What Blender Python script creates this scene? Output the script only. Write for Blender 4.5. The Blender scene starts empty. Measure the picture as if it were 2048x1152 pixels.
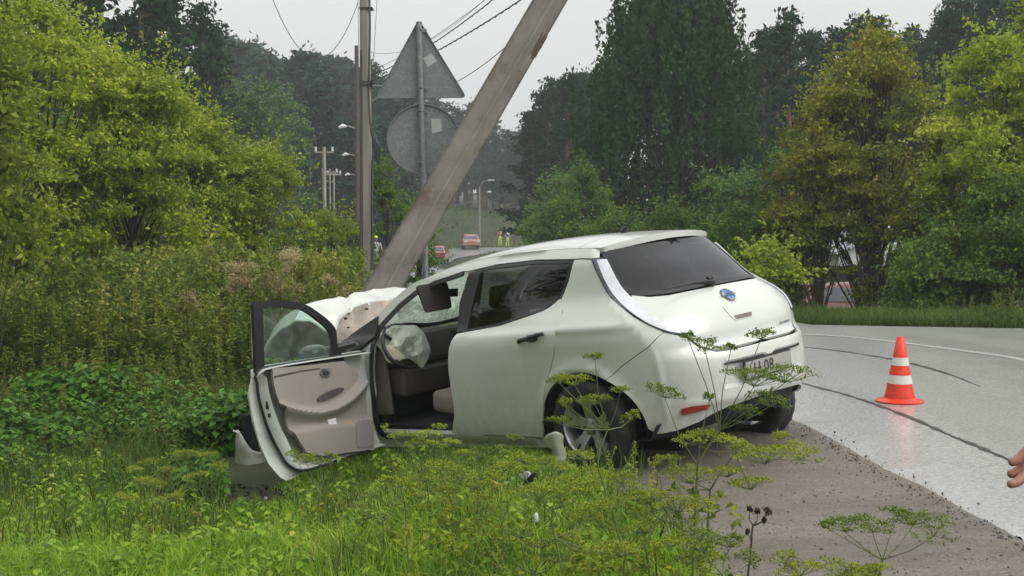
import bpy, bmesh, math, random
import numpy as np
from mathutils import Vector, Matrix, Euler
from mathutils.geometry import delaunay_2d_cdt
random.seed(7); rng = np.random.default_rng(11)
sc = bpy.context.scene
COL = sc.collection
# ---------------------------------------------------------------- camera, light, exposure
F = 2400.0; EYE = 1.5736; PITCH = math.atan(126/2400)
cam = bpy.data.cameras.new('camera'); camo = bpy.data.objects.new('camera', cam); COL.objects.link(camo)
cam.sensor_width = 36; cam.lens = 36*F/2048; cam.clip_start = .05; cam.clip_end = 3000
camo.location = (0, 0, EYE); camo.rotation_euler = (math.pi/2-PITCH, 0, 0)
sc.camera = camo
SKY_S = 0.10
w = bpy.data.worlds.new('World'); sc.world = w; w.use_nodes = True
nt = w.node_tree; bg = nt.nodes['Background']
sky = nt.nodes.new('ShaderNodeTexSky'); sky.sky_type = 'NISHITA'; sky.sun_disc = False
sky.sun_elevation = math.radians(45); sky.sun_rotation = math.radians(122)
sky.dust_density = 6; sky.air_density = 1.0; sky.ozone_density = 1
hs = nt.nodes.new('ShaderNodeHueSaturation'); hs.inputs['Saturation'].default_value = .04
nt.links.new(sky.outputs[0], hs.inputs['Color'])
# the cloud layer: an even grey, brighter towards the zenith like an overcast sky, with faint streaks
tc = nt.nodes.new('ShaderNodeTexCoord'); sep = nt.nodes.new('ShaderNodeSeparateXYZ')
nt.links.new(tc.outputs['Generated'], sep.inputs[0])
cr = nt.nodes.new('ShaderNodeValToRGB')
cr.color_ramp.elements[0].position = 0.0; cr.color_ramp.elements[0].color = (5.5, 5.55, 5.5, 1)
cr.color_ramp.elements[1].position = 1.0; cr.color_ramp.elements[1].color = (11.5, 11.5, 11.3, 1)
nt.links.new(sep.outputs['Z'], cr.inputs[0])
nz = nt.nodes.new('ShaderNodeTexNoise'); nz.inputs['Scale'].default_value = 3.0; nz.inputs['Detail'].default_value = 4
mp = nt.nodes.new('ShaderNodeMapping'); mp.inputs['Scale'].default_value = (1, 1, 4)
nt.links.new(tc.outputs['Generated'], mp.inputs[0]); nt.links.new(mp.outputs[0], nz.inputs['Vector'])
mr = nt.nodes.new('ShaderNodeMapRange'); mr.inputs['From Min'].default_value = .3; mr.inputs['From Max'].default_value = .7
mr.inputs['To Min'].default_value = .97; mr.inputs['To Max'].default_value = 1.03
nt.links.new(nz.outputs[0], mr.inputs[0])
vm = nt.nodes.new('ShaderNodeVectorMath'); vm.operation = 'SCALE'
nt.links.new(cr.outputs[0], vm.inputs[0]); nt.links.new(mr.outputs[0], vm.inputs['Scale'])
mx = nt.nodes.new('ShaderNodeMixRGB'); mx.inputs[0].default_value = .9
nt.links.new(hs.outputs[0], mx.inputs[1]); nt.links.new(vm.outputs[0], mx.inputs[2])
nt.links.new(mx.outputs[0], bg.inputs[0]); bg.inputs[1].default_value = SKY_S
sl = bpy.data.lights.new('sun', 'SUN'); so = bpy.data.objects.new('sun', sl); COL.objects.link(so)
sl.energy = 1.1; sl.angle = math.radians(45); sl.color = (1, .97, .92)
so.rotation_euler = Vector((.72, -.45, .85)).to_track_quat('Z', 'Y').to_euler(); so.location = (0, 0, 60)
vs = sc.view_settings; vs.view_transform = 'Standard'; vs.look = 'None'; vs.gamma = 1; vs.use_curve_mapping = False
vs.exposure = 0.55
sc.cycles.use_denoising = True
sc.cycles.max_bounces = 8; sc.cycles.transparent_max_bounces = 12; sc.cycles.volume_bounces = 0
sc.cycles.sample_clamp_indirect = 6

# ---------------------------------------------------------------- helpers
CP, SP = math.cos(PITCH), math.sin(PITCH)
def ray(px, py):
    a = (px-1024)/F; b = (576-py)/F
    return Vector((a, CP+b*SP, -SP+b*CP))
def P(px, py, Y):
    "point of the place at depth Y on the line of sight through a photograph pixel (2048 wide)"
    d = ray(px, py); return Vector((0, 0, EYE))+d*(Y/d.y)
def G(px, py, z=0.0):
    d = ray(px, py); return Vector((0, 0, EYE))+d*((z-EYE)/d.z)
def tag(o, label=None, cat=None, group=None, kind=None):
    if label: o['label'] = label
    if cat: o['category'] = cat
    if group: o['group'] = group
    if kind: o['kind'] = kind
    return o
def link(name, me, mat=None, parent=None):
    o = bpy.data.objects.new(name, me); COL.objects.link(o)
    if mat is not None and me is not None and len(me.materials) == 0:
        for m in (mat if isinstance(mat, (list, tuple)) else [mat]): me.materials.append(m)
    if parent is not None: o.parent = parent
    return o
def empty(name, loc=(0, 0, 0), rot=(0, 0, 0), **k):
    o = bpy.data.objects.new(name, None); COL.objects.link(o); o.location = loc; o.rotation_euler = rot
    o.empty_display_size = .2; tag(o, **k); return o
def mesh_np(name, V, Fc, smooth=True):
    "V (n,3); Fc (m,3|4) arrays"
    V = np.asarray(V, np.float32); Fc = np.asarray(Fc, np.int32); k = Fc.shape[1]
    me = bpy.data.meshes.new(name); me.vertices.add(len(V)); me.vertices.foreach_set('co', V.ravel())
    me.loops.add(Fc.size); me.loops.foreach_set('vertex_index', Fc.ravel())
    me.polygons.add(len(Fc)); me.polygons.foreach_set('loop_start', np.arange(0, Fc.size, k, dtype=np.int32))
    me.polygons.foreach_set('loop_total', np.full(len(Fc), k, np.int32))
    me.update(calc_edges=True); me.validate()
    if smooth: me.polygons.foreach_set('use_smooth', np.ones(len(me.polygons), bool))
    return me
def mesh_py(name, V, Fc, smooth=True):
    me = bpy.data.meshes.new(name); me.from_pydata([tuple(v) for v in V], [], [tuple(f) for f in Fc]); me.update()
    if smooth: me.polygons.foreach_set('use_smooth', np.ones(len(me.polygons), bool))
    return me
def bm_mesh(name, bm, smooth=False):
    me = bpy.data.meshes.new(name); bmesh.ops.recalc_face_normals(bm, faces=bm.faces); bm.to_mesh(me); bm.free()
    if smooth: me.polygons.foreach_set('use_smooth', np.ones(len(me.polygons), bool))
    return me
def smooth_ang(me, deg=35):
    me.polygons.foreach_set('use_smooth', np.ones(len(me.polygons), bool))
    try: me.set_sharp_from_angle(angle=math.radians(deg))
    except Exception: pass
    return me
def add_box(bm, c, s, rot=None, bev=0.0, seg=2):
    r = bmesh.ops.create_cube(bm, size=1); vs_ = r['verts']
    for v in vs_: v.co = Vector((v.co.x*s[0], v.co.y*s[1], v.co.z*s[2]))
    if bev:
        es = list({e for v in vs_ for e in v.link_edges})
        rb = bmesh.ops.bevel(bm, geom=es, offset=bev, segments=seg, affect='EDGES', profile=.6)
        vs_ = list({v for f in rb['faces'] for v in f.verts} | {v for v in vs_ if v.is_valid})
    M = Matrix.Translation(Vector(c)) @ (Euler(rot).to_matrix().to_4x4() if rot else Matrix())
    for v in vs_: v.co = M @ v.co
    return vs_
def box_obj(name, c, s, mat, parent, rot=None, bev=0.01, seg=2):
    bm = bmesh.new(); add_box(bm, c, s, rot, bev, seg); return link(name, smooth_ang(bm_mesh(name, bm), 40), mat, parent)
def tube_np(pts, rad, n=8, cap=True):
    "verts, quads of a tube through pts with radii"
    pts = [Vector(p) for p in pts]; m = len(pts)
    if not hasattr(rad, '__len__'): rad = [rad]*m
    V = []; Fq = []; up = Vector((.13, .31, 1)).normalized(); prev = None
    for i, p in enumerate(pts):
        t = (pts[min(i+1, m-1)]-pts[max(i-1, 0)]).normalized()
        if prev is None:
            a = t.cross(up); a = a.normalized() if a.length > 1e-4 else t.orthogonal().normalized()
        else:
            a = (prev-t*prev.dot(t)); a = a.normalized() if a.length > 1e-5 else t.orthogonal().normalized()
        prev = a; b = t.cross(a)
        for k in range(n):
            an = 2*math.pi*k/n; V.append(p+(a*math.cos(an)+b*math.sin(an))*rad[i])
    for i in range(m-1):
        for k in range(n):
            Fq.append((i*n+k, i*n+(k+1) % n, (i+1)*n+(k+1) % n, (i+1)*n+k))
    if cap:
        V.append(pts[0]); V.append(pts[-1]); c0 = len(V)-2; c1 = len(V)-1
        for k in range(n):
            Fq.append((c0, (k+1) % n, k, k)); Fq.append((c1, (m-1)*n+k, (m-1)*n+(k+1) % n, (m-1)*n+(k+1) % n))
    return V, Fq
class MB:
    "collects vertices and faces for one mesh"
    def __init__(s): s.v = []; s.f = []
    def add(s, V, Fc):
        o = len(s.v); s.v += [tuple(x) for x in V]
        for f in Fc:
            g = []
            for i in f:
                if i+o not in g: g.append(i+o)
            if len(g) > 2: s.f.append(g)
        return s
    def tube(s, pts, rad, n=8, cap=True): return s.add(*tube_np(pts, rad, n, cap))
    def box(s, c, d, rot=None):
        M = Euler(rot).to_matrix() if rot else Matrix.Identity(3)
        V = [Vector(c)+M @ Vector((x*d[0]/2, y*d[1]/2, z*d[2]/2)) for x in (-1, 1) for y in (-1, 1) for z in (-1, 1)]
        return s.add(V, [(0, 1, 3, 2), (4, 6, 7, 5), (0, 4, 5, 1), (2, 3, 7, 6), (0, 2, 6, 4), (1, 5, 7, 3)])
    def build(s, name, mat, parent=None, ang=40):
        me = mesh_py(name, s.v, s.f, False); smooth_ang(me, ang); return link(name, me, mat, parent)
def lathe(profile, n=24, axis='z'):
    V = []; Fc = []
    for (r, h) in profile:
        for k in range(n):
            a = 2*math.pi*k/n
            q = (r*math.cos(a), r*math.sin(a), h)
            V.append(q if axis == 'z' else (q[0], q[2], q[1]))
    m = len(profile)
    for i in range(m-1):
        for k in range(n): Fc.append((i*n+k, i*n+(k+1) % n, (i+1)*n+(k+1) % n, (i+1)*n+k))
    return V, Fc

# ---------------------------------------------------------------- materials
def newmat(name):
    m = bpy.data.materials.new(name); m.use_nodes = True
    return m, m.node_tree, m.node_tree.nodes['Principled BSDF']
def noise(nt, scale, detail=4, coord='Object', rough=.55, sc3=None):
    tc = nt.nodes.new('ShaderNodeTexCoord'); n = nt.nodes.new('ShaderNodeTexNoise')
    n.inputs['Scale'].default_value = scale; n.inputs['Detail'].default_value = detail; n.inputs['Roughness'].default_value = rough
    if sc3:
        mp = nt.nodes.new('ShaderNodeMapping'); mp.inputs['Scale'].default_value = sc3
        nt.links.new(tc.outputs[coord], mp.inputs[0]); nt.links.new(mp.outputs[0], n.inputs['Vector'])
    else: nt.links.new(tc.outputs[coord], n.inputs['Vector'])
    return n.outputs['Fac']
def ramp(nt, fac, stops):
    r = nt.nodes.new('ShaderNodeValToRGB'); e = r.color_ramp.elements
    while len(e) < len(stops): e.new(.5)
    for i, (p, c) in enumerate(stops): e[i].position = p; e[i].color = (*c, 1) if len(c) == 3 else c
    nt.links.new(fac, r.inputs[0]); return r.outputs[0]
def mixc(nt, fac, a, b, mode='MIX'):
    m = nt.nodes.new('ShaderNodeMixRGB'); m.blend_type = mode
    for i, v in ((0, fac), (1, a), (2, b)):
        if hasattr(v, 'node'): nt.links.new(v, m.inputs[i])
        elif i == 0: m.inputs[0].default_value = v
        else: m.inputs[i].default_value = (*v, 1)
    return m.outputs[0]
def bump(nt, b, h, dist=.01, strength=.5):
    n = nt.nodes.new('ShaderNodeBump'); n.inputs['Distance'].default_value = dist; n.inputs['Strength'].default_value = strength
    nt.links.new(h, n.inputs['Height']); nt.links.new(n.outputs[0], b.inputs['Normal']); return n
def pmat(name, col, rough=.5, var=.25, scale=8, metal=0, bmp=0, bscale=60, spec=None, coat=0, sc3=None, dirt=None, coord='Object'):
    m, nt, b = newmat(name)
    f = noise(nt, scale, 5, coord, sc3=sc3)
    c = ramp(nt, f, [(.3, tuple(x*(1-var) for x in col)), (.7, tuple(min(1, x*(1+var)) for x in col))])
    if dirt:
        f2 = noise(nt, dirt[1], 7, coord, .7); c = mixc(nt, ramp(nt, f2, [(dirt[2], (0, 0, 0)), (dirt[3], (1, 1, 1))]), c, dirt[0])
    nt.links.new(c, b.inputs['Base Color'])
    b.inputs['Roughness'].default_value = rough; b.inputs['Metallic'].default_value = metal
    if spec is not None: b.inputs['Specular IOR Level'].default_value = spec
    if coat: b.inputs['Coat Weight'].default_value = coat; b.inputs['Coat Roughness'].default_value = .05
    if bmp: bump(nt, b, noise(nt, bscale, 6, coord, .65), bmp, .6)
    return m
def leafmat(name, cols, rough=.5, trans=.25, nscale=.6, spec=.14):
    "each leaf its own tint between the given colours; patches of the plant differ too"
    m, nt, b = newmat(name)
    g = nt.nodes.new('ShaderNodeNewGeometry')
    f = noise(nt, nscale, 3)
    ma = nt.nodes.new('ShaderNodeMath'); ma.operation = 'MULTIPLY_ADD'; ma.inputs[1].default_value = .55
    nt.links.new(g.outputs['Random Per Island'], ma.inputs[0])
    mb_ = nt.nodes.new('ShaderNodeMath'); mb_.operation = 'MULTIPLY_ADD'; mb_.inputs[1].default_value = 1.4; mb_.inputs[2].default_value = -.5
    nt.links.new(f, mb_.inputs[0]); nt.links.new(mb_.outputs[0], ma.inputs[2])
    c = ramp(nt, ma.outputs[0], [(i/(len(cols)-1), q) for i, q in enumerate(cols)])
    oi = nt.nodes.new('ShaderNodeObjectInfo')
    h = nt.nodes.new('ShaderNodeHueSaturation'); mr = nt.nodes.new('ShaderNodeMapRange'); mr.inputs['To Min'].default_value = .8; mr.inputs['To Max'].default_value = 1.2
    nt.links.new(oi.outputs['Random'], mr.inputs[0]); nt.links.new(mr.outputs[0], h.inputs['Value']); nt.links.new(c, h.inputs['Color'])
    nt.links.new(h.outputs[0], b.inputs['Base Color']); b.inputs['Roughness'].default_value = rough
    b.inputs['Specular IOR Level'].default_value = spec
    if trans:
        t = nt.nodes.new('ShaderNodeBsdfTranslucent'); nt.links.new(h.outputs[0], t.inputs[0])
        mx = nt.nodes.new('ShaderNodeMixShader'); mx.inputs[0].default_value = trans
        nt.links.new(b.outputs[0], mx.inputs[1]); nt.links.new(t.outputs[0], mx.inputs[2])
        nt.links.new(mx.outputs[0], nt.nodes['Material Output'].inputs[0])
    return m
def glassmat(name, tint=(.8, .9, .85), spec=.6, rough=.02, dust=0.0):
    m, nt, b = newmat(name); nt.nodes.remove(b)
    t = nt.nodes.new('ShaderNodeBsdfTransparent'); t.inputs[0].default_value = (*tint, 1)
    g = nt.nodes.new('ShaderNodeBsdfGlossy'); g.inputs['Roughness'].default_value = rough; g.inputs[0].default_value = (.95, .95, 1, 1)
    fr = nt.nodes.new('ShaderNodeFresnel'); fr.inputs[0].default_value = 1.5
    mx = nt.nodes.new('ShaderNodeMixShader'); nt.links.new(fr.outputs[0], mx.inputs[0])
    nt.links.new(t.outputs[0], mx.inputs[1]); nt.links.new(g.outputs[0], mx.inputs[2]); out = mx
    if dust:
        d = nt.nodes.new('ShaderNodeBsdfDiffuse'); d.inputs[0].default_value = (.6, .65, .6, 1)
        m2 = nt.nodes.new('ShaderNodeMixShader')
        f = noise(nt, 14, 6); r = ramp(nt, f, [(.35, (dust*.3,)*3), (.75, (dust,)*3)])
        nt.links.new(r, m2.inputs[0]); nt.links.new(mx.outputs[0], m2.inputs[1]); nt.links.new(d.outputs[0], m2.inputs[2]); out = m2
    nt.links.new(out.outputs[0], nt.nodes['Material Output'].inputs[0])
    return m
# ================================================================ THE GROUND
def sm(x, a, b):
    t = np.clip((x-a)/(b-a), 0, 1); return t*t*(3-2*t)
EDY = [-10, 2, 5.6, 7, 9, 12, 16, 25, 42, 60, 80, 100, 118, 128, 134, 138, 142]
EDX = [2.9, 2.6, 2.38, 2.28, 2.12, 1.75, 1.0, -.9, -4.2, -7.2, -9.6, -10.8, -9.6, -5, 2, 12, 40]
def Xe(Y): return np.interp(Y, EDY, EDX)
def Xr(Y):
    return np.interp(Y, [16.9, 17.6, 20, 25, 42, 60, 80, 100, 110, 118, 124, 128, 132],
                     [8.5, 4.4, 3.9, 2.9, -.9, -3.3, -5.0, -5.7, -5.2, -2, 6, 20, 44])
def Zr(Y): return np.interp(Y, [-50, 13, 20, 60, 95, 106, 125, 135, 200, 400], [.10, .10, .06, -.75, -1.62, -1.7, -.85, -.85, -.8, 1])
def vnoise(X, Y, s, k=0):
    "cheap smooth value noise"
    r = np.random.default_rng(100+k).random((64, 64))
    x = X/s; y = Y/s; xi = np.floor(x).astype(int); yi = np.floor(y).astype(int); fx = x-xi; fy = y-yi
    fx = fx*fx*(3-2*fx); fy = fy*fy*(3-2*fy); g = lambda a, b: r[a % 64, b % 64]
    return (g(xi, yi)*(1-fx)+g(xi+1, yi)*fx)*(1-fy)+(g(xi, yi+1)*(1-fx)+g(xi+1, yi+1)*fx)*fy-.5
def H(X, Y):
    X = np.asarray(X, float); Y = np.asarray(Y, float); z = Zr(Y); e = Xe(Y)-X
    left = np.interp(e, [0, .12, .9, 1.6, 2.4, 3.3, 4.5, 8, 14, 24, 60], [-.03, -.06, -.09, -.15, -.26, -.42, -.52, -.55, -.2, .6, 5])
    left = left*np.where(Y < 6.5, .75, 1)+(vnoise(X, Y, 1.3, 1)*.10+vnoise(X, Y, .35, 2)*.03)*sm(e, 1.5, 2.6)
    left = left+vnoise(X, Y, .22, 5)*.012*sm(e, 1.6, 2)
    r = X-Xr(Y); rr = np.where(Y > 17.0, np.interp(r, [0, .3, 1.2, 4, 10, 30], [-.03, .03, .05, -.1, .2, 2.0]), -.05)
    # ground behind the verge on the right: between road and shrubs it dips
    back = np.interp(Y-np.interp(X, [4.4, 8.5, 30], [17.6, 16.9, 14]), [0, .4, 1.2, 3.5, 9, 22, 40], [-.03, .02, .04, -.25, -1.3, -1.2, .4])
    rr = np.where((X > 4.4) & (Y < 48), back, rr) + vnoise(X, Y, 1.7, 3)*.08*sm(r, .3, 2)
    z = z+np.where(e > 0, left, np.where((r > 0) & (Y > 14), rr, -.05))
    z = z+np.where(Y > 139, np.minimum((Y-139)*.07, 2.5)+np.clip(Y-175, 0, 400)*.02, 0)
    return z
def Hs(x, y): return float(H(np.array([x]), np.array([y]))[0])

def grid_mesh(name, xs, ys, zf, mat):
    X, Y = np.meshgrid(xs, ys); Z = zf(X, Y); n, m = X.shape
    V = np.stack([X, Y, Z], -1).reshape(-1, 3); i = np.arange(n*m).reshape(n, m)
    Fq = np.stack([i[:-1, :-1], i[:-1, 1:], i[1:, 1:], i[1:, :-1]], -1).reshape(-1, 4)
    return link(name, mesh_np(name, V, Fq), mat)
# earth under the plants
def earthmat():
    m, nt, b = newmat('earth')
    f = noise(nt, .8, 6); c = ramp(nt, f, [(.3, (.028, .036, .014)), (.5, (.05, .062, .022)), (.7, (.075, .07, .035))])
    f2 = noise(nt, 18, 5); c = mixc(nt, ramp(nt, f2, [(.4, (0, 0, 0)), (.75, (.7, .7, .7))]), c, (.035, .05, .015))
    nt.links.new(c, b.inputs['Base Color']); b.inputs['Roughness'].default_value = .95; bump(nt, b, noise(nt, 25, 6), .05, .7); return m
M_EARTH = earthmat()
ys = np.concatenate([np.arange(-12, 3, .6), np.arange(3, 22, .14), np.arange(22, 60, .7), np.arange(60, 170, 3), np.arange(170, 440, 18)])
xs = np.concatenate([np.arange(-256, -40, 12), np.arange(-40, -8, .9), np.arange(-8, 8, .14), np.arange(8, 40, .9), np.arange(40, 260, 12)])
tag(grid_mesh('ground', xs, ys, H, M_EARTH), kind='structure')

# asphalt
def cdt_fill(poly, step, holes=(), jitter=0.0):
    "triangulate a polygon with interior points"
    poly = [tuple(p) for p in poly]; xs_ = [p[0] for p in poly]; ys_ = [p[1] for p in poly]
    pts = [Vector(p) for p in poly]; edges = [(i, (i+1) % len(poly)) for i in range(len(poly))]
    for h in holes:
        o = len(pts); pts += [Vector(p) for p in h]; edges += [(o+i, o+(i+1) % len(h)) for i in range(len(h))]
    pa = np.array(poly)
    gx = np.arange(min(xs_)+step*.5, max(xs_), step); gy = np.arange(min(ys_)+step*.5, max(ys_), step)
    GX, GY = np.meshgrid(gx, gy); gx = GX.ravel(); gy = GY.ravel()
    def inside(pl, margin):
        pl = np.array(pl); ins = np.zeros(len(gx), bool); dmin = np.full(len(gx), 1e9)
        for i in range(len(pl)):
            x1, y1 = pl[i]; x2, y2 = pl[(i+1) % len(pl)]
            c = ((y1 > gy) != (y2 > gy)); xi = np.where(c, (x2-x1)*(gy-y1)/((y2-y1) if y2 != y1 else 1e-9)+x1, 0)
            ins ^= c & (gx < xi)
            L = (x2-x1)**2+(y2-y1)**2+1e-12; t = np.clip(((gx-x1)*(x2-x1)+(gy-y1)*(y2-y1))/L, 0, 1)
            dmin = np.minimum(dmin, np.hypot(gx-x1-t*(x2-x1), gy-y1-t*(y2-y1)))
        return ins, dmin
    ins, d = inside(poly, 0); ok = ins & (d > step*.45)
    for h in holes:
        i2, d2 = inside(h, 0); ok &= (~i2) & (d2 > step*.45)
    pts += [Vector((float(a), float(b))) for a, b in zip(gx[ok], gy[ok])]
    r = delaunay_2d_cdt(pts, edges, [], 0, 1e-6)
    V = np.array([tuple(v) for v in r[0]]); T = [tuple(f) for f in r[2]]
    # keep triangles whose centroid is inside
    T = np.array(T); c = V[T].mean(1); gx, gy = c[:, 0].copy(), c[:, 1].copy()
    def ins2(pl):
        pl = np.array(pl); ins = np.zeros(len(c), bool)
        for i in range(len(pl)):
            x1, y1 = pl[i]; x2, y2 = pl[(i+1) % len(pl)]
            q = ((y1 > c[:, 1]) != (y2 > c[:, 1])); xi = np.where(q, (x2-x1)*(c[:, 1]-y1)/((y2-y1) if y2 != y1 else 1e-9)+x1, 0)
            ins ^= q & (c[:, 0] < xi)
        return ins
    k = ins2(poly)
    for h in holes: k &= ~ins2(h)
    return V, T[k]
def dens(poly, step, closed=True):
    out = []; n = len(poly)
    for i in range(n if closed else n-1):
        a = np.array(poly[i], float); b = np.array(poly[(i+1) % n], float); k = max(1, int(np.ceil(np.linalg.norm(b-a)/step)))
        for j in range(k): out.append(tuple(a+(b-a)*j/k))
    if not closed: out.append(tuple(poly[-1]))
    return out
def wetroad():
    m, nt, b = newmat('wet_asphalt')
    f = noise(nt, 42, 8, rough=.85); c = ramp(nt, f, [(.36, (.13, .13, .13)), (.5, (.38, .38, .375)), (.62, (.66, .66, .65))])
    f2 = noise(nt, .9, 5, sc3=(1, .25, 1)); c = mixc(nt, ramp(nt, f2, [(.35, (0, 0, 0)), (.7, (.45, .45, .45))]), c, (.28, .28, .28))
    nt.links.new(c, b.inputs['Base Color'])
    r = ramp(nt, noise(nt, 1.6, 6, sc3=(1, .3, 1)), [(.3, (.30,)*3), (.7, (.5,)*3)]); nt.links.new(r, b.inputs['Roughness'])
    b.inputs['Specular IOR Level'].default_value = 1.0
    b.inputs['Coat Weight'].default_value = 1.0; b.inputs['Coat Roughness'].default_value = .24; b.inputs['Coat IOR'].default_value = 1.6
    bump(nt, b, noise(nt, 220, 4, rough=.7), .006, .55); return m
M_ROAD = wetroad()
def road_z(X, Y): return Zr(Y)+.0+np.clip((X-Xe(Y)), 0, 3)*.012-.035*np.exp(-(np.abs(X-Xe(Y))/.12)**2)
lefts = [(float(Xe(y)+vnoise(np.array([0.]), np.array([y]), .35, 9)[0]*.16*(y < 30)+vnoise(np.array([0.]), np.array([y]), .11, 19)[0]*.08*(y < 20)), y) for y in np.concatenate([np.arange(-10, 20, .1), np.arange(20, 141.5, 1.5)])]
rights = [(float(Xr(y)), y) for y in np.concatenate([np.arange(131.5, 21, -1.5), np.arange(21, 17.6, -.6)])]+[(4.4, 17.6), (5.5, 17.3), (7, 16.95), (9, 16.7), (14, 16), (30, 13.5), (60, 8), (60, -10)]
V, T = cdt_fill(dens(lefts+rights, 1.5), .55)
V3 = np.c_[V, road_z(V[:, 0], V[:, 1])]
road = link('road', mesh_np('road', V3, T), M_ROAD); tag(road, kind='structure')
def strip(name, pts, wd, mat, dz=.004, jit=0.0, kind='structure', parent=None):
    pts = [Vector((p[0], p[1])) for p in dens(pts, .12, False)]; V = []; Fq = []
    for i, p in enumerate(pts):
        t = (pts[min(i+1, len(pts)-1)]-pts[max(i-1, 0)]).normalized(); n = Vector((-t.y, t.x))
        w_ = wd*.5*(1+jit*(random.random()-.5)*2)*(min(1, (len(pts)-1-i)/20+.25) if jit > .3 else 1)
        off = n*(random.random()-.5)*jit*.02
        for s_ in (-1, 1):
            q = p+off+n*w_*s_; V.append((q.x, q.y, float(road_z(q.x, q.y))+dz))
        if i: Fq.append((2*i-2, 2*i-1, 2*i+1, 2*i))
    o = link(name, mesh_py(name, V, Fq), mat, parent)
    if kind: tag(o, kind=kind)
    return o
def smoothpts(ctrl, n=12):
    out = []; c = [ctrl[0]]+list(ctrl)+[ctrl[-1]]
    for i in range(1, len(c)-2):
        p0, p1, p2, p3 = [np.array(q, float) for q in c[i-1:i+3]]
        for k in range(n):
            t = k/n; out.append(tuple(.5*((2*p1)+(-p0+p2)*t+(2*p0-5*p1+4*p2-p3)*t*t+(-p0+3*p1-3*p2+p3)*t**3)))
    out.append(tuple(c[-2])); return out
def gpts(l, z=.12): return smoothpts([tuple(G(a, b, z))[:2] for a, b in l], 8)
M_TAR = pmat('tar_crack', (.028, .03, .03), .35, .4, 40, bmp=.01, bscale=150)
M_LINE = pmat('road_paint', (.50, .50, .49), .4, .12, 30, dirt=((.2, .2, .2), 60, .45, .62))
strip('tar_seam', gpts([(1560, 752), (1632, 772), (1700, 790), (1800, 825), (1900, 868), (2048, 930), (2200, 1010)]), .045, M_TAR, .003, .55)
strip('tar_seam', gpts([(1560, 690), (1632, 697), (1700, 706), (1800, 724), (1890, 748), (1960, 775)]), .05, M_TAR, .003, .55)
strip('lane_marking', gpts([(1600, 668), (1680, 673), (1760, 681), (1900, 700), (2048, 723), (2300, 775)]), .13, M_LINE, .004, .12)
# edge of the asphalt in dark wet grit
# gravel shoulder
def gravelmat():
    m, nt, b = newmat('wet_gravel')
    f = noise(nt, 70, 6, rough=.75); c = ramp(nt, f, [(.3, (.088, .075, .058)), (.5, (.20, .178, .146)), (.7, (.36, .33, .285))])
    f2 = noise(nt, 1.3, 5, sc3=(.6, 1.6, 1)); c = mixc(nt, ramp(nt, f2, [(.38, (0, 0, 0)), (.66, (.75, .75, .75))]), c, (.115, .098, .074))
    f3 = noise(nt, 5, 6, sc3=(.5, 2.2, 1)); c = mixc(nt, ramp(nt, f3, [(.5, (0, 0, 0)), (.72, (.5, .5, .5))]), c, (.25, .24, .22))
    nt.links.new(c, b.inputs['Base Color']); b.inputs['Roughness'].default_value = .6; b.inputs['Specular IOR Level'].default_value = .5
    bump(nt, b, noise(nt, 45, 8, rough=.75), .02, .9); return m
M_GRAVEL = gravelmat()
gl = [(float(Xe(y))+.05, y) for y in np.arange(2, 15, .3)]
gr = [(float(Xe(y)-np.interp(y, [2, 5, 7, 9, 12, 15], [1.95, 1.85, 1.75, 1.6, 1.2, .5])+vnoise(np.array([3.]), np.array([y]), .6, 4)[0]*.4), y) for y in np.arange(14.8, 2, -.3)]
V, T = cdt_fill(gl+gr, .09)
def gz(X, Y): return H(X, Y)+.03+vnoise(X, Y, .35, 21)*.03+vnoise(X, Y, .12, 22)*.016
tag(link('gravel_shoulder', mesh_np('gravel_shoulder', np.c_[V, gz(V[:, 0], V[:, 1])], T), M_GRAVEL), kind='structure')
# loose stones on the shoulder: one uncountable mass
ico = bmesh.new(); bmesh.ops.create_icosphere(ico, subdivisions=1, radius=1)
icv = np.array([tuple(v.co) for v in ico.verts]); icf = np.array([[v.index for v in f.verts] for f in ico.faces]); ico.free()
def pebbles(n, xy, smin, smax, name, mat, label, zf=gz, pw=3):
    Vs = []; Fs = []
    for i in range(n):
        x, y = xy(); s = smin+(smax-smin)*random.random()**pw
        M = np.array(Euler((random.random()*6, random.random()*6, random.random()*6)).to_matrix()) @ np.diag([s, s*.8, s*.55])
        Vs.append(icv @ M.T*(1+.0)+rng.normal(0, s*.08, icv.shape)+[x, y, float(zf(np.array([x]), np.array([y]))[0])+s*.15]); Fs.append(icf+len(icv)*i)
    o = link(name, mesh_np(name, np.concatenate(Vs), np.concatenate(Fs), False), mat); return tag(o, label, 'gravel', kind='stuff')
M_STONE = pmat('stone', (.19, .175, .155), .7, .45, 25, bmp=.01)
def gxy():
    y = 4.2+8.5*random.random()**1.3; return float(Xe(y))-.03-random.random()**1.2*1.7, y
pebbles(3200, gxy, .002, .013, 'loose_gravel', M_STONE, 'small loose grey stones scattered on the wet dirt shoulder')

def exy():
    y = 3.6+9*random.random()**1.2; return float(Xe(y))+random.gauss(-.015, .055), y
pebbles(1900, exy, .002, .011, 'edge_grit', pmat('dark_grit', (.09, .085, .075), .7, .5, 25), 'dark grit washed along the ragged edge of the asphalt', zf=lambda a, b: np.where(a > Xe(b), road_z(a, b), gz(a, b)))
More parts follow.
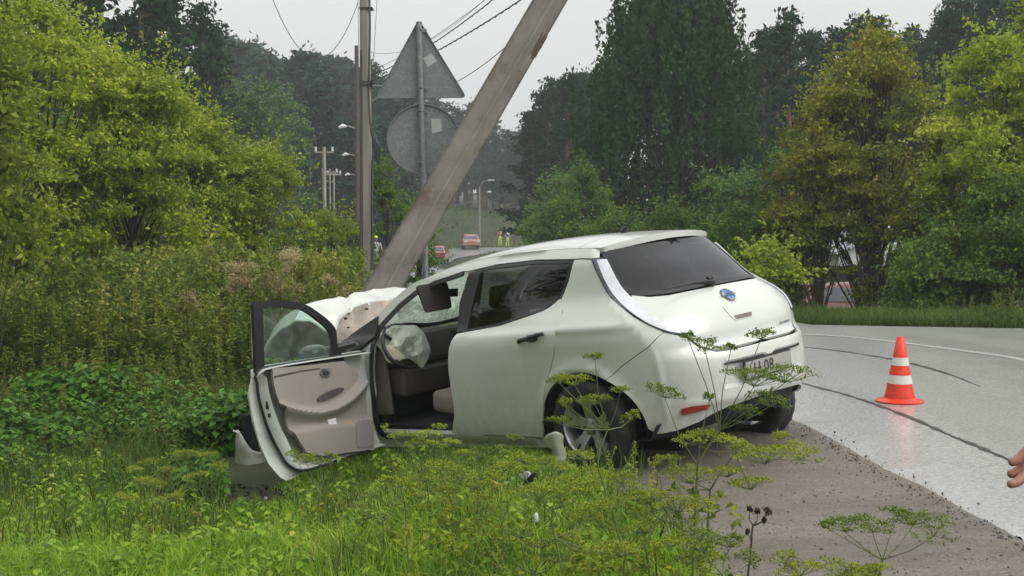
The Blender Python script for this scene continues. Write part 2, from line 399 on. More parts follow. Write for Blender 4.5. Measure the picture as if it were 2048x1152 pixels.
# ================================================================ PLANTS
def unit(a): return a/(np.linalg.norm(a, axis=-1, keepdims=True)+1e-9)
def leaf_quads(C, L, asp=.5, axis=None, axj=1.0, up=.5, fold=.15):
    "diamond leaves: centres C (n,3), length L (n,), preferred axis (n,3)"
    n = len(C); L = np.broadcast_to(L, (n,)).reshape(-1, 1)
    a = rng.normal(size=(n, 3))*axj
    if axis is not None: a = a+axis
    a = unit(a); nn = rng.normal(size=(n, 3)); nn[:, 2] += up*2; s = unit(np.cross(a, nn)); nn = np.cross(s, a)
    W_ = L*asp*.5
    V = np.stack([C-a*L*.5, C+s*W_+nn*fold*L-a*L*.05, C+a*L*.5, C-s*W_+nn*fold*L-a*L*.05], 1).reshape(-1, 3)
    return V, np.arange(4*n).reshape(n, 4)
LIMX = [-400, 330, 350, 430, 455, 545, 600, 740, 800, 1000, 1090, 1180, 1260]
LIMY = [0, 0, 880, 895, 985, 970, 940, 900, 872, 868, 895, 930, 0]
def hides(x, y, ztop):
    "low plants flattened by the car: nothing tall between the camera and the car's lower edge"
    px = 1024+x/y*F; py = 450+(EYE-ztop)/y*F
    return (y < 10.3) & (py < np.interp(px, LIMX, LIMY))
class NP:
    def __init__(s): s.V = []; s.F = []; s.n = 0
    def add(s, V, Fc):
        V = np.asarray(V, float); Fc = np.asarray(Fc)
        s.V.append(V); s.F.append(Fc+s.n); s.n += len(V); return s
    def tube(s, pts, rad, n=5):
        V, Fq = tube_np(pts, rad, n, False); return s.add(np.array([tuple(v) for v in V]), np.array(Fq))
    def build(s, name, mat, parent=None, smooth=False):
        return link(name, mesh_np(name, np.concatenate(s.V), np.concatenate(s.F), smooth), mat, parent)
    def mesh(s, name, smooth=False): return mesh_np(name, np.concatenate(s.V), np.concatenate(s.F), smooth)

M_BARK = pmat('bark', (.075, .06, .045), .9, .35, 6, bmp=.02, bscale=20)
M_BARKP = pmat('pine_bark', (.13, .075, .045), .9, .35, 3, bmp=.02, bscale=12)
M_BIRCH = pmat('birch_bark', (.16, .15, .13), .8, .2, 4, dirt=((.05, .05, .045), 5, .5, .6), sc3=(1, 1, .4))
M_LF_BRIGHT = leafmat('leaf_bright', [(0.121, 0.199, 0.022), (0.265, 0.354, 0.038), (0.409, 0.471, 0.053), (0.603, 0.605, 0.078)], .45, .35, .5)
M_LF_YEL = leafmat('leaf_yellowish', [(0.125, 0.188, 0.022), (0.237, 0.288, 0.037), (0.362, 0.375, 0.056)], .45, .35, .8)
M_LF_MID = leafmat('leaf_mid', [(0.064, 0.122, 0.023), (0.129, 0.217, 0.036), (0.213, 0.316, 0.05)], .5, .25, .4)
M_LF_FAR = leafmat('leaf_far', [(0.074, 0.146, 0.055), (0.131, 0.235, 0.068), (0.186, 0.303, 0.088)], .6, .2, .25)
M_LF_DARK = leafmat('leaf_birch', [(0.018, 0.05, 0.014), (0.03, 0.074, 0.02), (0.05, 0.106, 0.026)], .6, .2, .35, spec=.03)
M_LF_OLIVE = leafmat('leaf_olive', [(0.088, 0.142, 0.023), (0.189, 0.248, 0.035), (0.327, 0.33, 0.048), (0.48, 0.389, 0.051)], .5, .3, .55)
M_LF_ORANGE = leafmat('leaf_orange', [(0.125, 0.138, 0.025), (0.25, 0.188, 0.031), (0.375, 0.213, 0.044)], .5, .3, .8)
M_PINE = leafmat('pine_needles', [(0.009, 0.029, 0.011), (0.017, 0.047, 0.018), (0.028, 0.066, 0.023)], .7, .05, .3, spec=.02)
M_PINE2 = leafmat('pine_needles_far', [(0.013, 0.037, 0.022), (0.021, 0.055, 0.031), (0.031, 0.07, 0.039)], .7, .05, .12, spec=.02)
M_WEED = leafmat('weed_leaf', [(0.076, 0.134, 0.026), (0.154, 0.232, 0.04), (0.282, 0.329, 0.062), (0.436, 0.39, 0.099)], .55, .3, .9)
M_NETTLE = leafmat('nettle_leaf', [(0.035, 0.088, 0.016), (0.075, 0.17, 0.026), (0.14, 0.27, 0.04)], .4, .25, 1.2)
M_GRASS = leafmat('grass_blade', [(0.1, 0.203, 0.025), (0.219, 0.381, 0.037), (0.359, 0.526, 0.06), (0.598, 0.61, 0.152)], .4, .4, 1.6)
M_VERGE = leafmat('verge_grass', [(0.045, 0.083, 0.018), (0.09, 0.15, 0.03), (0.15, 0.195, 0.053)], .6, .3, 1.2)
M_STEM = pmat('plant_stem', (.13, .17, .055), .6, .35, 9)
M_STEMD = pmat('dry_stem', (.075, .058, .038), .8, .35, 9)
M_UMB = leafmat('umbel_floret', [(0.15, 0.22, 0.03), (0.28, 0.34, 0.04), (0.42, 0.44, 0.06)], .6, .3, 9)
M_UMBG = leafmat('umbel_green', [(0.104, 0.169, 0.033), (0.182, 0.26, 0.052), (0.299, 0.351, 0.065)], .6, .3, 9)
M_TAN = leafmat('dry_panicle', [(.33, .27, .14), (.46, .39, .21), (.56, .49, .30)], .8, .35, 3)

def crown_lumps(n, env, rl):
    "lump centres filling an envelope: env(t)->radius at relative height t"
    out = []
    for i in range(n):
        t = random.random()**.9; r = env(t); a = random.random()*2*math.pi; q = math.sqrt(random.random())*.85
        out.append((r*q*math.cos(a), r*q*math.sin(a), t, rl*(.6+.8*random.random())))
    return out
def make_tree(name, x, y, h, env, nl, nleaf, lsize, mat, tmat=M_BARK, z0=.12, rl=.35, droop=0.0, label=None, cat='tree', group=None, shoots=.35, tr=.08, asp=.5, top=1.0, mesh_only=False):
    z = Hs(x, y)-.05
    t = empty(name, (x, y, z)); tag(t, label, cat, group)
    hc = h*(1-z0); lumps = crown_lumps(nl, lambda q: env(q), rl)
    A = NP(); per = nleaf//nl
    B = NP()
    sw = [(0, 0, 0), (random.uniform(-.1, .1)*h*.3, random.uniform(-.1, .1)*h*.3, h*.45), (random.uniform(-.1, .1)*h*.4, random.uniform(-.1, .1)*h*.4, h*.85)]
    B.tube(sw, [tr, tr*.6, tr*.2], 6)
    for (lx, ly, lt, lr) in lumps:
        c = np.array([lx, ly, h*z0+lt*hc])
        # the limb that carries this lump
        s = max(.1, lt*.75); b0 = Vector(sw[0]).lerp(Vector(sw[2]), s*.8)
        mid = b0.lerp(Vector(c), .5)+Vector((0, 0, .1*lr)); B.tube([b0, mid, Vector(c)], [tr*.3, tr*.17, tr*.06], 4)
        d = unit(rng.normal(size=(per, 3))); d[:, 2] = np.abs(d[:, 2])*.8+d[:, 2]*.2
        r = lr*(.35+.65*rng.random((per, 1))**.5)
        # part of the leaves sit on shoots which stick out of the lump
        k = rng.random((per, 1)) < shoots; sh = unit(rng.normal(size=(9, 3))+np.array([0, 0, 1.0-droop*2.2])); si = rng.integers(0, 9, per)
        along = rng.random((per, 1))*lr*1.9
        pos = np.where(k, sh[si]*along+rng.normal(size=(per, 3))*lr*.07, d*r*[1, 1, .8])
        pos[:, 2] -= droop*np.abs(rng.normal(size=per))*lr*1.3
        A.add(*leaf_quads(c+pos, lsize*(.6+.8*rng.random(per)), asp, d+np.array([0, 0, -.5-droop]), .8, .7))
    A.build('crown', mat, t); B.build('trunk', tmat, t, True)
    return t
def copy_tree(src, x, y, s=1.0, rz=None, label=None, group=None, zoff=0, sz=None):
    r = src.copy(); COL.objects.link(r)
    r.location = (x, y, Hs(x, y)-.05+zoff); r.rotation_euler = (0, 0, random.random()*6.28 if rz is None else rz); r.scale = (s, s, sz or s)
    if label: r['label'] = label
    if group: r['group'] = group
    for ch in src.children:
        c = ch.copy(); COL.objects.link(c); c.parent = r
    return r
def envdome(R, low=.55, pw=.5): return lambda t: R*(low+(1-low)*min(1, t*3))*max(.05, (1-max(0, (t-.35)/.65)**2))**pw
def topz(py, Y): return EYE+(450-py)/F*Y
def bush(px, pytop, Y, R, nleaf, lsize, mat, name='leafy_shrub', nl=None, **k):
    X = (px-1024)/F*Y; h = topz(pytop, Y)-Hs(X, Y)
    return make_tree(name, X, Y, h, k.pop('env', envdome(R)), int((nl or int(26*R))*1.25), int(nleaf*2.15), lsize*.76, mat, **k)

# bright shrubs along the left edge of the road verge
G_L = 'bright green shrubs on the left'
bush(95, 20, 19, 1.7, 15000, .11, M_LF_BRIGHT, 'maple_shrub', label='tallest bright green shrub, at the left edge of the view', cat='shrub', group=G_L, rl=.42, nl=60)
bush(-40, -40, 16, 1.3, 9000, .11, M_LF_BRIGHT, 'maple_shrub', label='bright green shrub cut by the left edge of the picture', cat='shrub', group=G_L, rl=.4, nl=40)
bush(265, 165, 20, 1.6, 14000, .11, M_LF_BRIGHT, 'maple_shrub', label='broad bright green shrub in front of the dark pines', cat='shrub', group=G_L, rl=.42, nl=55)
bush(395, 235, 22, 1.35, 11000, .11, M_LF_BRIGHT, 'maple_shrub', label='light green shrub with upright shoots, left of the pale tree', cat='shrub', group=G_L, rl=.38, nl=45)
bush(520, 305, 23, 1.15, 10000, .10, M_LF_BRIGHT, 'maple_shrub', label='lowest of the bright green shrubs, nearest to the power poles', cat='shrub', group=G_L, rl=.36, nl=42)
bush(-25, 205, 12.5, .5, 1300, .10, M_LF_YEL, 'maple_branch_tree', label='small yellowish maple with large leaves at the left frame edge', cat='tree', rl=.22, nl=14, z0=.35, asp=.75, tr=.03)
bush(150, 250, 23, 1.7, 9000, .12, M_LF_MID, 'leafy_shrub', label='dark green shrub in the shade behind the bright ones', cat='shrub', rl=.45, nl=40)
# bushes round the foot of the power pole
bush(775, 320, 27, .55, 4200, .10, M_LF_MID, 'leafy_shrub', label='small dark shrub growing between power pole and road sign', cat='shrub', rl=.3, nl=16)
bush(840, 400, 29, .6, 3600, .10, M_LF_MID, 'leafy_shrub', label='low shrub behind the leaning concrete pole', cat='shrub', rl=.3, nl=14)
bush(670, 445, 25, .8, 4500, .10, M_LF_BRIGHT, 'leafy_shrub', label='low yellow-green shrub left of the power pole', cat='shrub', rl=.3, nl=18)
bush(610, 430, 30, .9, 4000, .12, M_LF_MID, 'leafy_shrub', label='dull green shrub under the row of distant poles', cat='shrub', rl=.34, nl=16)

_bm = bmesh.new(); bmesh.ops.create_icosphere(_bm, subdivisions=1, radius=1)
ICV = np.array([tuple(v.co) for v in _bm.verts]); ICF = np.array([[v.index for v in f.verts]+[f.verts[2].index] for f in _bm.faces]); _bm.free()
def core(A, c, r):
    "a ragged tuft: small uneven lump of foliage behind the single needles"
    V = ICV*np.array(r)*(1+rng.normal(0, .22, (len(ICV), 1)))+np.asarray(c)
    n0 = len(V); F3 = ICF[:, :3]; q = np.stack([V[F3[:, 0]], V[F3[:, 1]], V[F3[:, 2]], (V[F3[:, 2]]+V[F3[:, 0]])/2], 1).reshape(-1, 3)
    A.add(q, np.arange(len(q)).reshape(-1, 4))
# pines -------------------------------------------------------------
def pine_mesh(nbr, ncl, R, lean=0, needle=.27, low=.3, mat=M_PINE):
    "unit pine 10 m high"
    t = empty('pine_tree', (0, 0, 0)); A = NP(); B = NP(); h = 10.
    B.tube([(0, 0, 0), (lean*.4, .05, 5), (lean, 0, 9.7)], [.17, .12, .03], 6)
    for i in range(nbr):
        q = low+(1-low)*(i+random.random())/nbr; zz = h*q; a = random.random()*6.283
        r = R*(1.05-q)**(.95 if mat is not M_PINE else .8)*(.7+.7*random.random()); r = max(.25, r)*(1 if q > low+.08 else .7)
        e = Vector((math.cos(a)*r+lean*q, math.sin(a)*r, zz+r*(.1+.35*random.random())))
        B.tube([(lean*q, 0, zz-.1), e], [.05, .015], 3)
        k = max(2, int(ncl*r/R))
        for j in range(k):
            f = .3+.7*(j+random.random())/k; c = np.array([lean*q*(1-f)+e.x*f, e.y*f, zz+(e.z-zz)*f])
            core(A, c, (.26, .26, .12))
            m = 22; pos = c+rng.normal(size=(m, 3))*[.28, .28, .13]
            A.add(*leaf_quads(pos, needle*(.6+.8*rng.random(m)), .5, np.array([0, 0, .45]), 1.0, .75))
    m = 26; A.add(*leaf_quads(np.array([lean, 0, 9.6])+rng.normal(size=(m, 3))*[.16, .16, .4], needle*.8, .34, np.array([0, 0, 1.0]), .6, .1))
    A.build('crown', mat, t); B.build('trunk', M_BARKP, t, True)
    return t
pA = [pine_mesh(46, 5, 2.3), pine_mesh(40, 5, 2.0, .5), pine_mesh(52, 5, 2.6, -.4, low=.2)]
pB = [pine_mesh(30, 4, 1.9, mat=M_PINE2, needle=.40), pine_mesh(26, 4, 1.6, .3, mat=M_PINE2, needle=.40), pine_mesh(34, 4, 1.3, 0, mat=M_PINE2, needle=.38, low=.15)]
usedp = set()
def put_pine(protos, px, pytop, Y, label, group, rs=1.0):
    i = random.randrange(len(protos)); s0 = protos[i]; X = (px-1024)/F*Y; h = topz(pytop, Y)-Hs(X, Y); s = max(.25, h/10.)
    if (id(protos), i) not in usedp:
        usedp.add((id(protos), i)); s0.location = (X, Y, Hs(X, Y)-.1); s0.scale = (s*rs, s*rs, s); s0.rotation_euler = (0, 0, random.random()*6.28); tag(s0, label, 'tree', group); return s0
    o = copy_tree(s0, X, Y, s*rs, sz=s); tag(o, label, 'tree', group); return o
def skyline(x, pts): return float(np.interp(x, [p[0] for p in pts], [p[1] for p in pts]))
ORD = ['leftmost', 'second', 'third', 'fourth', 'fifth', 'sixth', 'seventh', 'eighth', 'ninth', 'tenth', 'eleventh', 'twelfth', 'thirteenth', 'fourteenth', 'fifteenth', 'sixteenth', 'seventeenth', 'eighteenth', 'nineteenth']
TENS = ['', '', 'twent', 'thirt', 'fort']
def nth(i, n):
    if i == n-1: return 'rightmost'
    if i < 19: return ORD[i]
    k = i+1; t, u = divmod(k, 10); return TENS[t]+('ieth' if u == 0 else 'y-'+['', 'first', 'second', 'third', 'fourth', 'fifth', 'sixth', 'seventh', 'eighth', 'ninth'][u])
def number_labels(group, text):
    l = [o for o in COL.objects if o.get('group') == group]; l.sort(key=lambda o: o.location.x/o.location.y)
    for i, o in enumerate(l): o['label'] = nth(i, len(l))+(' ' if i in (0, len(l)-1) else ' from the left ')+text
# dark pines close behind the left shrubs
for px, py, Y in ((150, -150, 48), (225, -130, 52), (290, -140, 45), (345, -40, 50), (385, 20, 56), (415, 60, 62), (180, -60, 60), (60, -160, 55), (-20, -120, 50), (310, 30, 64), (430, 100, 70)):
    put_pine(pA, px, py, Y, 'dark pine standing close behind the bright shrubs on the left', 'dark pines behind the left shrubs', .95)
SL = [(400, 85), (470, 95), (520, 98), (600, 128), (640, 120), (700, 140), (760, 150), (830, 175), (900, 210), (945, 225), (1000, 250), (1040, 235)]
for k in range(46):
    px = 425+k*13.3+random.uniform(-8, 8); Y = random.uniform(95, 150)
    if px > 840: Y = random.uniform(152, 165)
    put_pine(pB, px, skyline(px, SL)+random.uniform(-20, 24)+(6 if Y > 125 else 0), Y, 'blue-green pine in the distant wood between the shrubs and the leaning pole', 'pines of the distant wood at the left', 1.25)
for k in range(19):
    px = 450+k*20+random.uniform(-8, 8); Y = random.uniform(84, 100)
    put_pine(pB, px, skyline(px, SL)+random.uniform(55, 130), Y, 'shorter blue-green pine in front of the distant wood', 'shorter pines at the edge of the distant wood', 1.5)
SM = [(1000, 310), (1030, 275), (1060, 225), (1100, 172), (1130, 148), (1180, 160), (1260, 130)]
for k in range(20):
    px = 1015+k*11+random.uniform(-5, 5); Y = random.uniform(68, 100)
    if px < 1060: Y = random.uniform(150, 160)
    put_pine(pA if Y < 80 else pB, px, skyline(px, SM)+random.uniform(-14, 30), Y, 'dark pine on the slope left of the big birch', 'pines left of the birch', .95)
SR = [(1480, 120), (1530, 70), (1600, 35), (1660, 60), (1700, 45), (1760, 55), (1820, 75), (1870, 60), (1900, 10), (2050, -40), (2200, -60)]
for k in range(40):
    px = 1440+k*17+random.uniform(-8, 8); Y = random.uniform(50, 78)
    put_pine(pA, px, skyline(px, SR)+random.uniform(-22, 34), Y, 'dark pine in the wood behind the orange-tinged maple', 'pines of the wood at the right', .85)
# a band of far conifers low on the horizon so the wood has no holes
for k in range(26):
    px = 860+k*14; Y = random.uniform(155, 178)
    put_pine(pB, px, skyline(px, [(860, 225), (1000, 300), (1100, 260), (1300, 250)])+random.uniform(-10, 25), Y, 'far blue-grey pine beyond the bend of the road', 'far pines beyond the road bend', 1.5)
for px, py, Y, lb in ((465, 155, 62, 'pale grey-green broadleaf tree in front of the far pines, left crown'), (520, 165, 60, 'pale grey-green broadleaf tree in front of the far pines, with the highest crown'), (575, 190, 66, 'pale grey-green broadleaf tree nearest to the power poles')):
    bush(px, py, Y, 1.9, 5200, .22, M_LF_FAR, 'aspen_tree', label=lb, cat='tree', group='pale trees before the far wood', rl=.7, nl=34, env=envdome(1.8, .8, .45), asp=.6)

number_labels('dark pines behind the left shrubs', 'dark pine close behind the bright shrubs')
number_labels('pines of the distant wood at the left', 'blue-green pine in the distant wood left of the bend')
number_labels('shorter pines at the edge of the distant wood', 'short pine before the distant wood')
number_labels('pines left of the birch', 'dark pine on the slope left of the birch')
number_labels('pines of the wood at the right', 'dark pine in the wood behind the maples')
number_labels('far pines beyond the road bend', 'far blue-grey pine beyond the road bend')
# the big birch: hanging strands
def birch(px, pytop, Y):
    X = (px-1024)/F*Y; z = Hs(X, Y)-.1; h = topz(pytop, Y)-z
    t = empty('birch_tree', (X, Y, z)); tag(t, 'large dark birch with hanging branches, behind the roof of the white car', 'tree')
    A = NP(); B = NP()
    def env(q): return np.interp(q, [0, .18, .3, .5, .66, .8, .92, 1], [.9, 1.9, 2.9, 3.4, 3.1, 2.3, 1.7, .6])
    for k in range(3):
        a = k*2.1; B.tube([(0, 0, 0), (.3*math.cos(a), .3*math.sin(a), h*.35), (.7*math.cos(a), .7*math.sin(a), h*.75)], [.16, .10, .03], 6)
    for i in range(430):
        q = random.random()**.75*.88+.12; a = random.random()*6.283; R_ = env(q)*math.sqrt(.25+.75*random.random()); c = Vector((math.cos(a)*R_, math.sin(a)*R_, q*h))
        lump = vnoise(np.array([c.x*1.0+a]), np.array([c.z]), 1.1, 12)[0]
        B.tube([(c.x*.15, c.y*.15, c.z-R_*.5), c*.6+Vector((0, 0, c.z*.4+.15)), c], [.05, .03, .01], 3)
        for s in range(5):
            o = np.array(c)+rng.normal(size=3)*[.32, .32, .2]; L = (.7+1.3*random.random())*(1.0 if q > .3 else .7); m = int(19+L*18)
            u = rng.random(m); drift = rng.normal(size=2)*.12
            pos = np.c_[o[0]+drift[0]*u+rng.normal(size=m)*.06, o[1]+drift[1]*u+rng.normal(size=m)*.06, o[2]+.2-L*u]
            A.add(*leaf_quads(pos, .15*(.6+.8*rng.random(m)), .65, np.array([0, 0, -1.2]), .7, .3))
    A.build('crown', M_LF_DARK, t); B.build('trunk', M_BIRCH, t, True)
    return t
birch(1345, -60, 44)
# shrubs right of centre, behind the car
sh = [(1120, 360, 38, 1.15, M_LF_FAR, 'grey-green shrub just left of the birch'), (1165, 345, 36, 1.1, M_LF_MID, 'taller shrub at the left foot of the birch'), (1085, 420, 40, .9, M_LF_MID, 'low shrub behind the front of the white car roof'),
      (1420, 375, 33, 1.2, M_LF_MID, 'shrub at the right foot of the birch'), (1490, 355, 32, 1.2, M_LF_FAR, 'rounded shrub behind the tail of the white car'), (1560, 310, 31, 1.2, M_LF_MID, 'tall shrub between birch and orange-tinged maple'),
      (1480, 420, 27, 1.3, M_LF_MID, 'broad green shrub above the rear window of the car'), (1575, 440, 27, .9, M_LF_OLIVE, 'dark shrub at the left of the maple trunk'), (1340, 430, 30, 1.0, M_LF_MID, 'low shrub below the birch crown'), (1230, 440, 32, 1.1, M_LF_MID, 'low shrub behind the car aerial'),
      (1535, 505, 22.5, .6, M_LF_BRIGHT, 'low bright green shrub right of the car tail'), (1850, 530, 20.5, .45, M_LF_MID, 'small shrub right of the half hidden pinkish car')]
for px, py, Y, R_, m, lb in sh:
    bush(px, py, Y, R_, 5200, .12, m, 'leafy_shrub', label=lb, cat='shrub', group='shrubs behind the road', rl=.36, nl=int(22*R_+6))
# orange tinged maple, right green maples
bush(1745, 85, 26, 2.1, 19000, .12, M_LF_OLIVE, 'maple_tree', label='olive maple turning orange at its top, behind the traffic cone', cat='tree', rl=.42, nl=80, z0=.36, env=lambda q: float(np.interp(q, [0, .25, .5, .75, .9, 1], [1.9, 2.4, 2.25, 1.3, .55, .25])), tr=.13, shoots=.3)
bush(1735, 90, 26.3, .5, 1500, .11, M_LF_ORANGE, 'maple_tree', label='slender orange-leaved maple top rising from the olive maple', cat='tree', rl=.28, nl=12, z0=.75, env=lambda q: .5*(1.05-q)+.15, tr=.05)
bush(1600, 255, 27, .8, 2600, .11, M_LF_ORANGE, 'maple_tree', label='small maple with rusty leaves left of the olive maple', cat='tree', rl=.25, nl=16, z0=.5, tr=.05)
bush(1640, 300, 25.5, 1.1, 6000, .12, M_LF_OLIVE, 'maple_tree', label='low olive maple with yellow-green leaves beside the tall one', cat='tree', rl=.30, nl=28, z0=.5)
bush(1885, 265, 24, 1.2, 8500, .12, M_LF_OLIVE, 'maple_tree', label='olive-green maple between the tall maple and the bright one', cat='tree', rl=.38, nl=38, z0=.22)
bush(1985, 90, 22, 1.5, 12500, .12, M_LF_BRIGHT, 'maple_tree', label='bright green maple at the right edge of the view', cat='tree', rl=.38, nl=48, z0=.15)
bush(2080, 20, 22, 1.3, 9000, .12, M_LF_BRIGHT, 'maple_tree', label='tall green maple cut by the right edge of the picture', cat='tree', rl=.4, nl=40, z0=.15)
bush(2000, 380, 20.5, 1.2, 7500, .11, M_LF_MID, 'leafy_shrub', label='dark green shrub below the right-hand maples', cat='shrub', rl=.34, nl=34)
bush(1900, 470, 21, .8, 4600, .11, M_LF_MID, 'leafy_shrub', label='dark shrub in front of the pale house', cat='shrub', rl=.3, nl=24)
bush(1800, 505, 21.5, .5, 1300, .11, M_LF_MID, 'leafy_shrub', label='thin dark shrub right behind the verge weeds', cat='shrub', rl=.26, nl=14)
bush(1720, 455, 24.2, .5, 350, .10, M_LF_OLIVE, 'leafy_shrub', label='sparse shrub with the pale house showing through', cat='shrub', rl=.24, nl=12)

src_ = [o for o in COL.objects if o.name.startswith('maple_shrub')][:3]
for i, (x_, y_) in enumerate(((-8.5, 7.5), (-8.2, 3.5), (-7.5, -.5), (-6.2, -4.5), (-3.8, -7.5), (-.8, -9.0), (-9.5, 11))):  # unseen shrubs added to block sky light from the left side of the car
    o = copy_tree(src_[i % 3], x_, y_, 1.05); tag(o, nth(i, 99)+' added bright shrub past the left frame edge, keeping sky light off the car', 'shrub', 'added light-blocking shrubs outside the view')
for i, (x_, y_) in enumerate(((-13, 2), (-12, -3), (-11, -8), (-9, -13), (-6, -16), (-2, -18), (-15, 8), (-14.5, -6), (-4, -21), (-8.5, -19))):  # taller pines out of frame, added to darken that side further
    o = copy_tree(pA[i % 3], x_, y_, 1.3); tag(o, nth(i, 99)+' added dark pine past the left frame edge, shading the left car side', 'tree', 'added shading pines outside the view')
for i, (x_, y_) in enumerate(((14, 17.5), (17.5, 17), (21, 16), (25, 15), (29, 14.5), (16, 24), (21, 23), (27, 21), (33, 19))):
    o = copy_tree(src_[i % 3] if i < 5 else pA[i % 3], x_, y_+4, 1.0 if i < 5 else 1.2); tag(o, nth(i, 99)+' tree of the roadside growth past the right frame edge', 'tree', 'growth outside the view at the right')
# weeds, nettles, grass ----------------------------------------------
def merge_instances(templates, n, place, name, mat, label, cat, kind='stuff'):
    Vs = []; Fs = []; o = 0
    for i in range(n):
        r = place()
        if r is None: continue
        x, y, s, lean = r; V, Fq = templates[i % len(templates)]; a = random.random()*6.283; c, s_ = math.cos(a), math.sin(a)
        W_ = V*s; W_ = np.c_[W_[:, 0]*c-W_[:, 1]*s_, W_[:, 0]*s_+W_[:, 1]*c, W_[:, 2]]
        l = rng.normal(size=2)*lean
        if hides(x, y, Hs_fast(x, y)+W_[:, 2].max()): continue
        W_[:, 0] += l[0]*W_[:, 2]; W_[:, 1] += l[1]*W_[:, 2]
        Vs.append(W_+[x, y, Hs_fast(x, y)-.03]); Fs.append(Fq+o); o += len(V)
    ob = link(name, mesh_np(name, np.concatenate(Vs), np.concatenate(Fs), False), mat); return tag(ob, label, cat, kind=kind)
_gx = np.arange(-30, 40, .2); _gy = np.arange(0, 60, .2); _GH = H(*np.meshgrid(_gx, _gy))
def Hs_fast(x, y):
    i = int(round((y-0)/.2)); j = int(round((x+30)/.2))
    return float(_GH[max(0, min(i, len(_gy)-1)), max(0, min(j, len(_gx)-1))])
def weed_tpl(h=1.0, nl=34, ls=.11, spike=True):
    A = NP(); bend = rng.normal(size=2)*.05
    A.tube([(0, 0, 0), (bend[0]*.4, bend[1]*.4, h*.5), (bend[0], bend[1], h)], [.006, .005, .002], 3)
    u = rng.random(nl)*.9+.05; a = rng.random(nl)*6.283; r = ls*.45*(1.15-u*.6)
    C = np.c_[np.cos(a)*r+bend[0]*u, np.sin(a)*r+bend[1]*u, u*h]
    A.add(*leaf_quads(C, ls*(1.15-u*.5), .32, np.c_[np.cos(a), np.sin(a), np.full(nl, -.1)]*2, .4, 1.0))
    if spike:
        m = 16; u = rng.random(m); A.add(*leaf_quads(np.c_[bend[0]+rng.normal(size=m)*.02, bend[1]+rng.normal(size=m)*.02, h*(.82+.2*u)], .05, .5, np.array([0, 0, .8]), .8, .2))
    V = np.concatenate(A.V); Fc = np.concatenate(A.F); return V, Fc
wt = [weed_tpl() for _ in range(9)]
def weed_place():
    Y = 13.6+random.random()**1.2*8.5; px = random.uniform(-160, 742); X = (px-1024)/F*Y
    if X > Xe(Y)-3.0: return None
    s = 1.12+random.random()*.58+float(vnoise(np.array([X]), np.array([Y]), .9, 55)[0])*.35
    if px > 560: s *= .92
    if Y < 15.5: s *= random.uniform(.45, .95)
    return X, Y, s, .08
merge_instances(wt, 2600, weed_place, 'tall_weeds', M_WEED, 'dense stand of tall olive-green weeds left of the open car door', 'weeds')
def weed_place2():
    Y = random.uniform(9.2, 15.5); X = random.uniform(-6.6, -1.4)
    if X > Xe(Y)-3.2 - (Y < 12.5)*1.1: return None
    return X, Y, random.uniform(.45, 1.0)*(.35+.65*(max(0, Y-9.2)/5.5)), .14
merge_instances(wt, 900, weed_place2, 'young_weeds', M_WEED, 'shorter loose weeds in front of the tall stand', 'weeds')
def nettle_tpl():
    A = NP(); h = .5
    A.tube([(0, 0, 0), (0, 0, h)], [.005, .002], 3); n = 18; u = (np.arange(n)//2*2/n)*.85+.15; a = np.arange(n)*math.pi+(np.arange(n)//2)*1.57+rng.normal(size=n)*.3
    r = .06*(1.2-u*.5); A.add(*leaf_quads(np.c_[np.cos(a)*r, np.sin(a)*r, u*h], .13*(1.2-u*.5), .62, np.c_[np.cos(a), np.sin(a), np.full(n, -.35)]*2.2, .3, 1.6, .1))
    return np.concatenate(A.V), np.concatenate(A.F)
ntp = [nettle_tpl() for _ in range(6)]
def nettle_place():
    Y = 8.3+7.0*random.random(); px = random.uniform(-80, 600); X = (px-1024)/F*Y
    if Y < 9.6 and px < 330 and random.random() < .75: return None
    if X > -1.55 and Y < 11: return None
    nn = float(vnoise(np.array([X]), np.array([Y]), 1.1, 77)[0])
    if nn < -.27 or (Y > 12 and nn < -.06): return None
    return X, Y, random.uniform(.4, 1.0)*(.65 if Y < 10 else 1)*(1+nn*.9), .2
merge_instances(ntp, 4600, nettle_place, 'nettle_patch', M_NETTLE, 'patch of broad-leaved nettles and burdock below the tall weeds', 'nettles')
# grass
def grass(name, n, place, h, wdt, mat, label, cat='grass', bend=.35):
    XY = place(n); n = len(XY); z = H(XY[:, 0], XY[:, 1])-.015
    hh = h(XY)*(.45+.75*rng.random(n)); a = rng.random(n)*6.283; s = np.c_[np.cos(a), np.sin(a), np.zeros(n)]; l = rng.normal(size=(n, 2))*bend
    kk = ~hides(XY[:, 0], XY[:, 1], z+hh*.9); XY, z, hh, a, s, l = XY[kk], z[kk], hh[kk], a[kk], s[kk], l[kk]; n = len(XY)
    base = np.c_[XY, z]; wv = (wdt*(.6+.8*rng.random(n)))[:, None]*s
    mid = base+np.c_[l*hh[:, None]*.35, hh*.6]; tip = base+np.c_[l*hh[:, None]*1.2, hh*(1-.3*np.hypot(l[:, 0], l[:, 1]).clip(0, 1.5))]
    V = np.stack([base-wv, base+wv, mid+wv*.8, mid-wv*.8, tip], 1).reshape(-1, 3); i = np.arange(n)[:, None]*5
    T = np.concatenate([i+[0, 1, 2], i+[0, 2, 3], i+[3, 2, 4]], 0)
    return tag(link(name, mesh_np(name, V, T, True), mat), label, cat, kind='stuff')
def clump(XY, s, k): return vnoise(XY[:, 0], XY[:, 1], s, k)
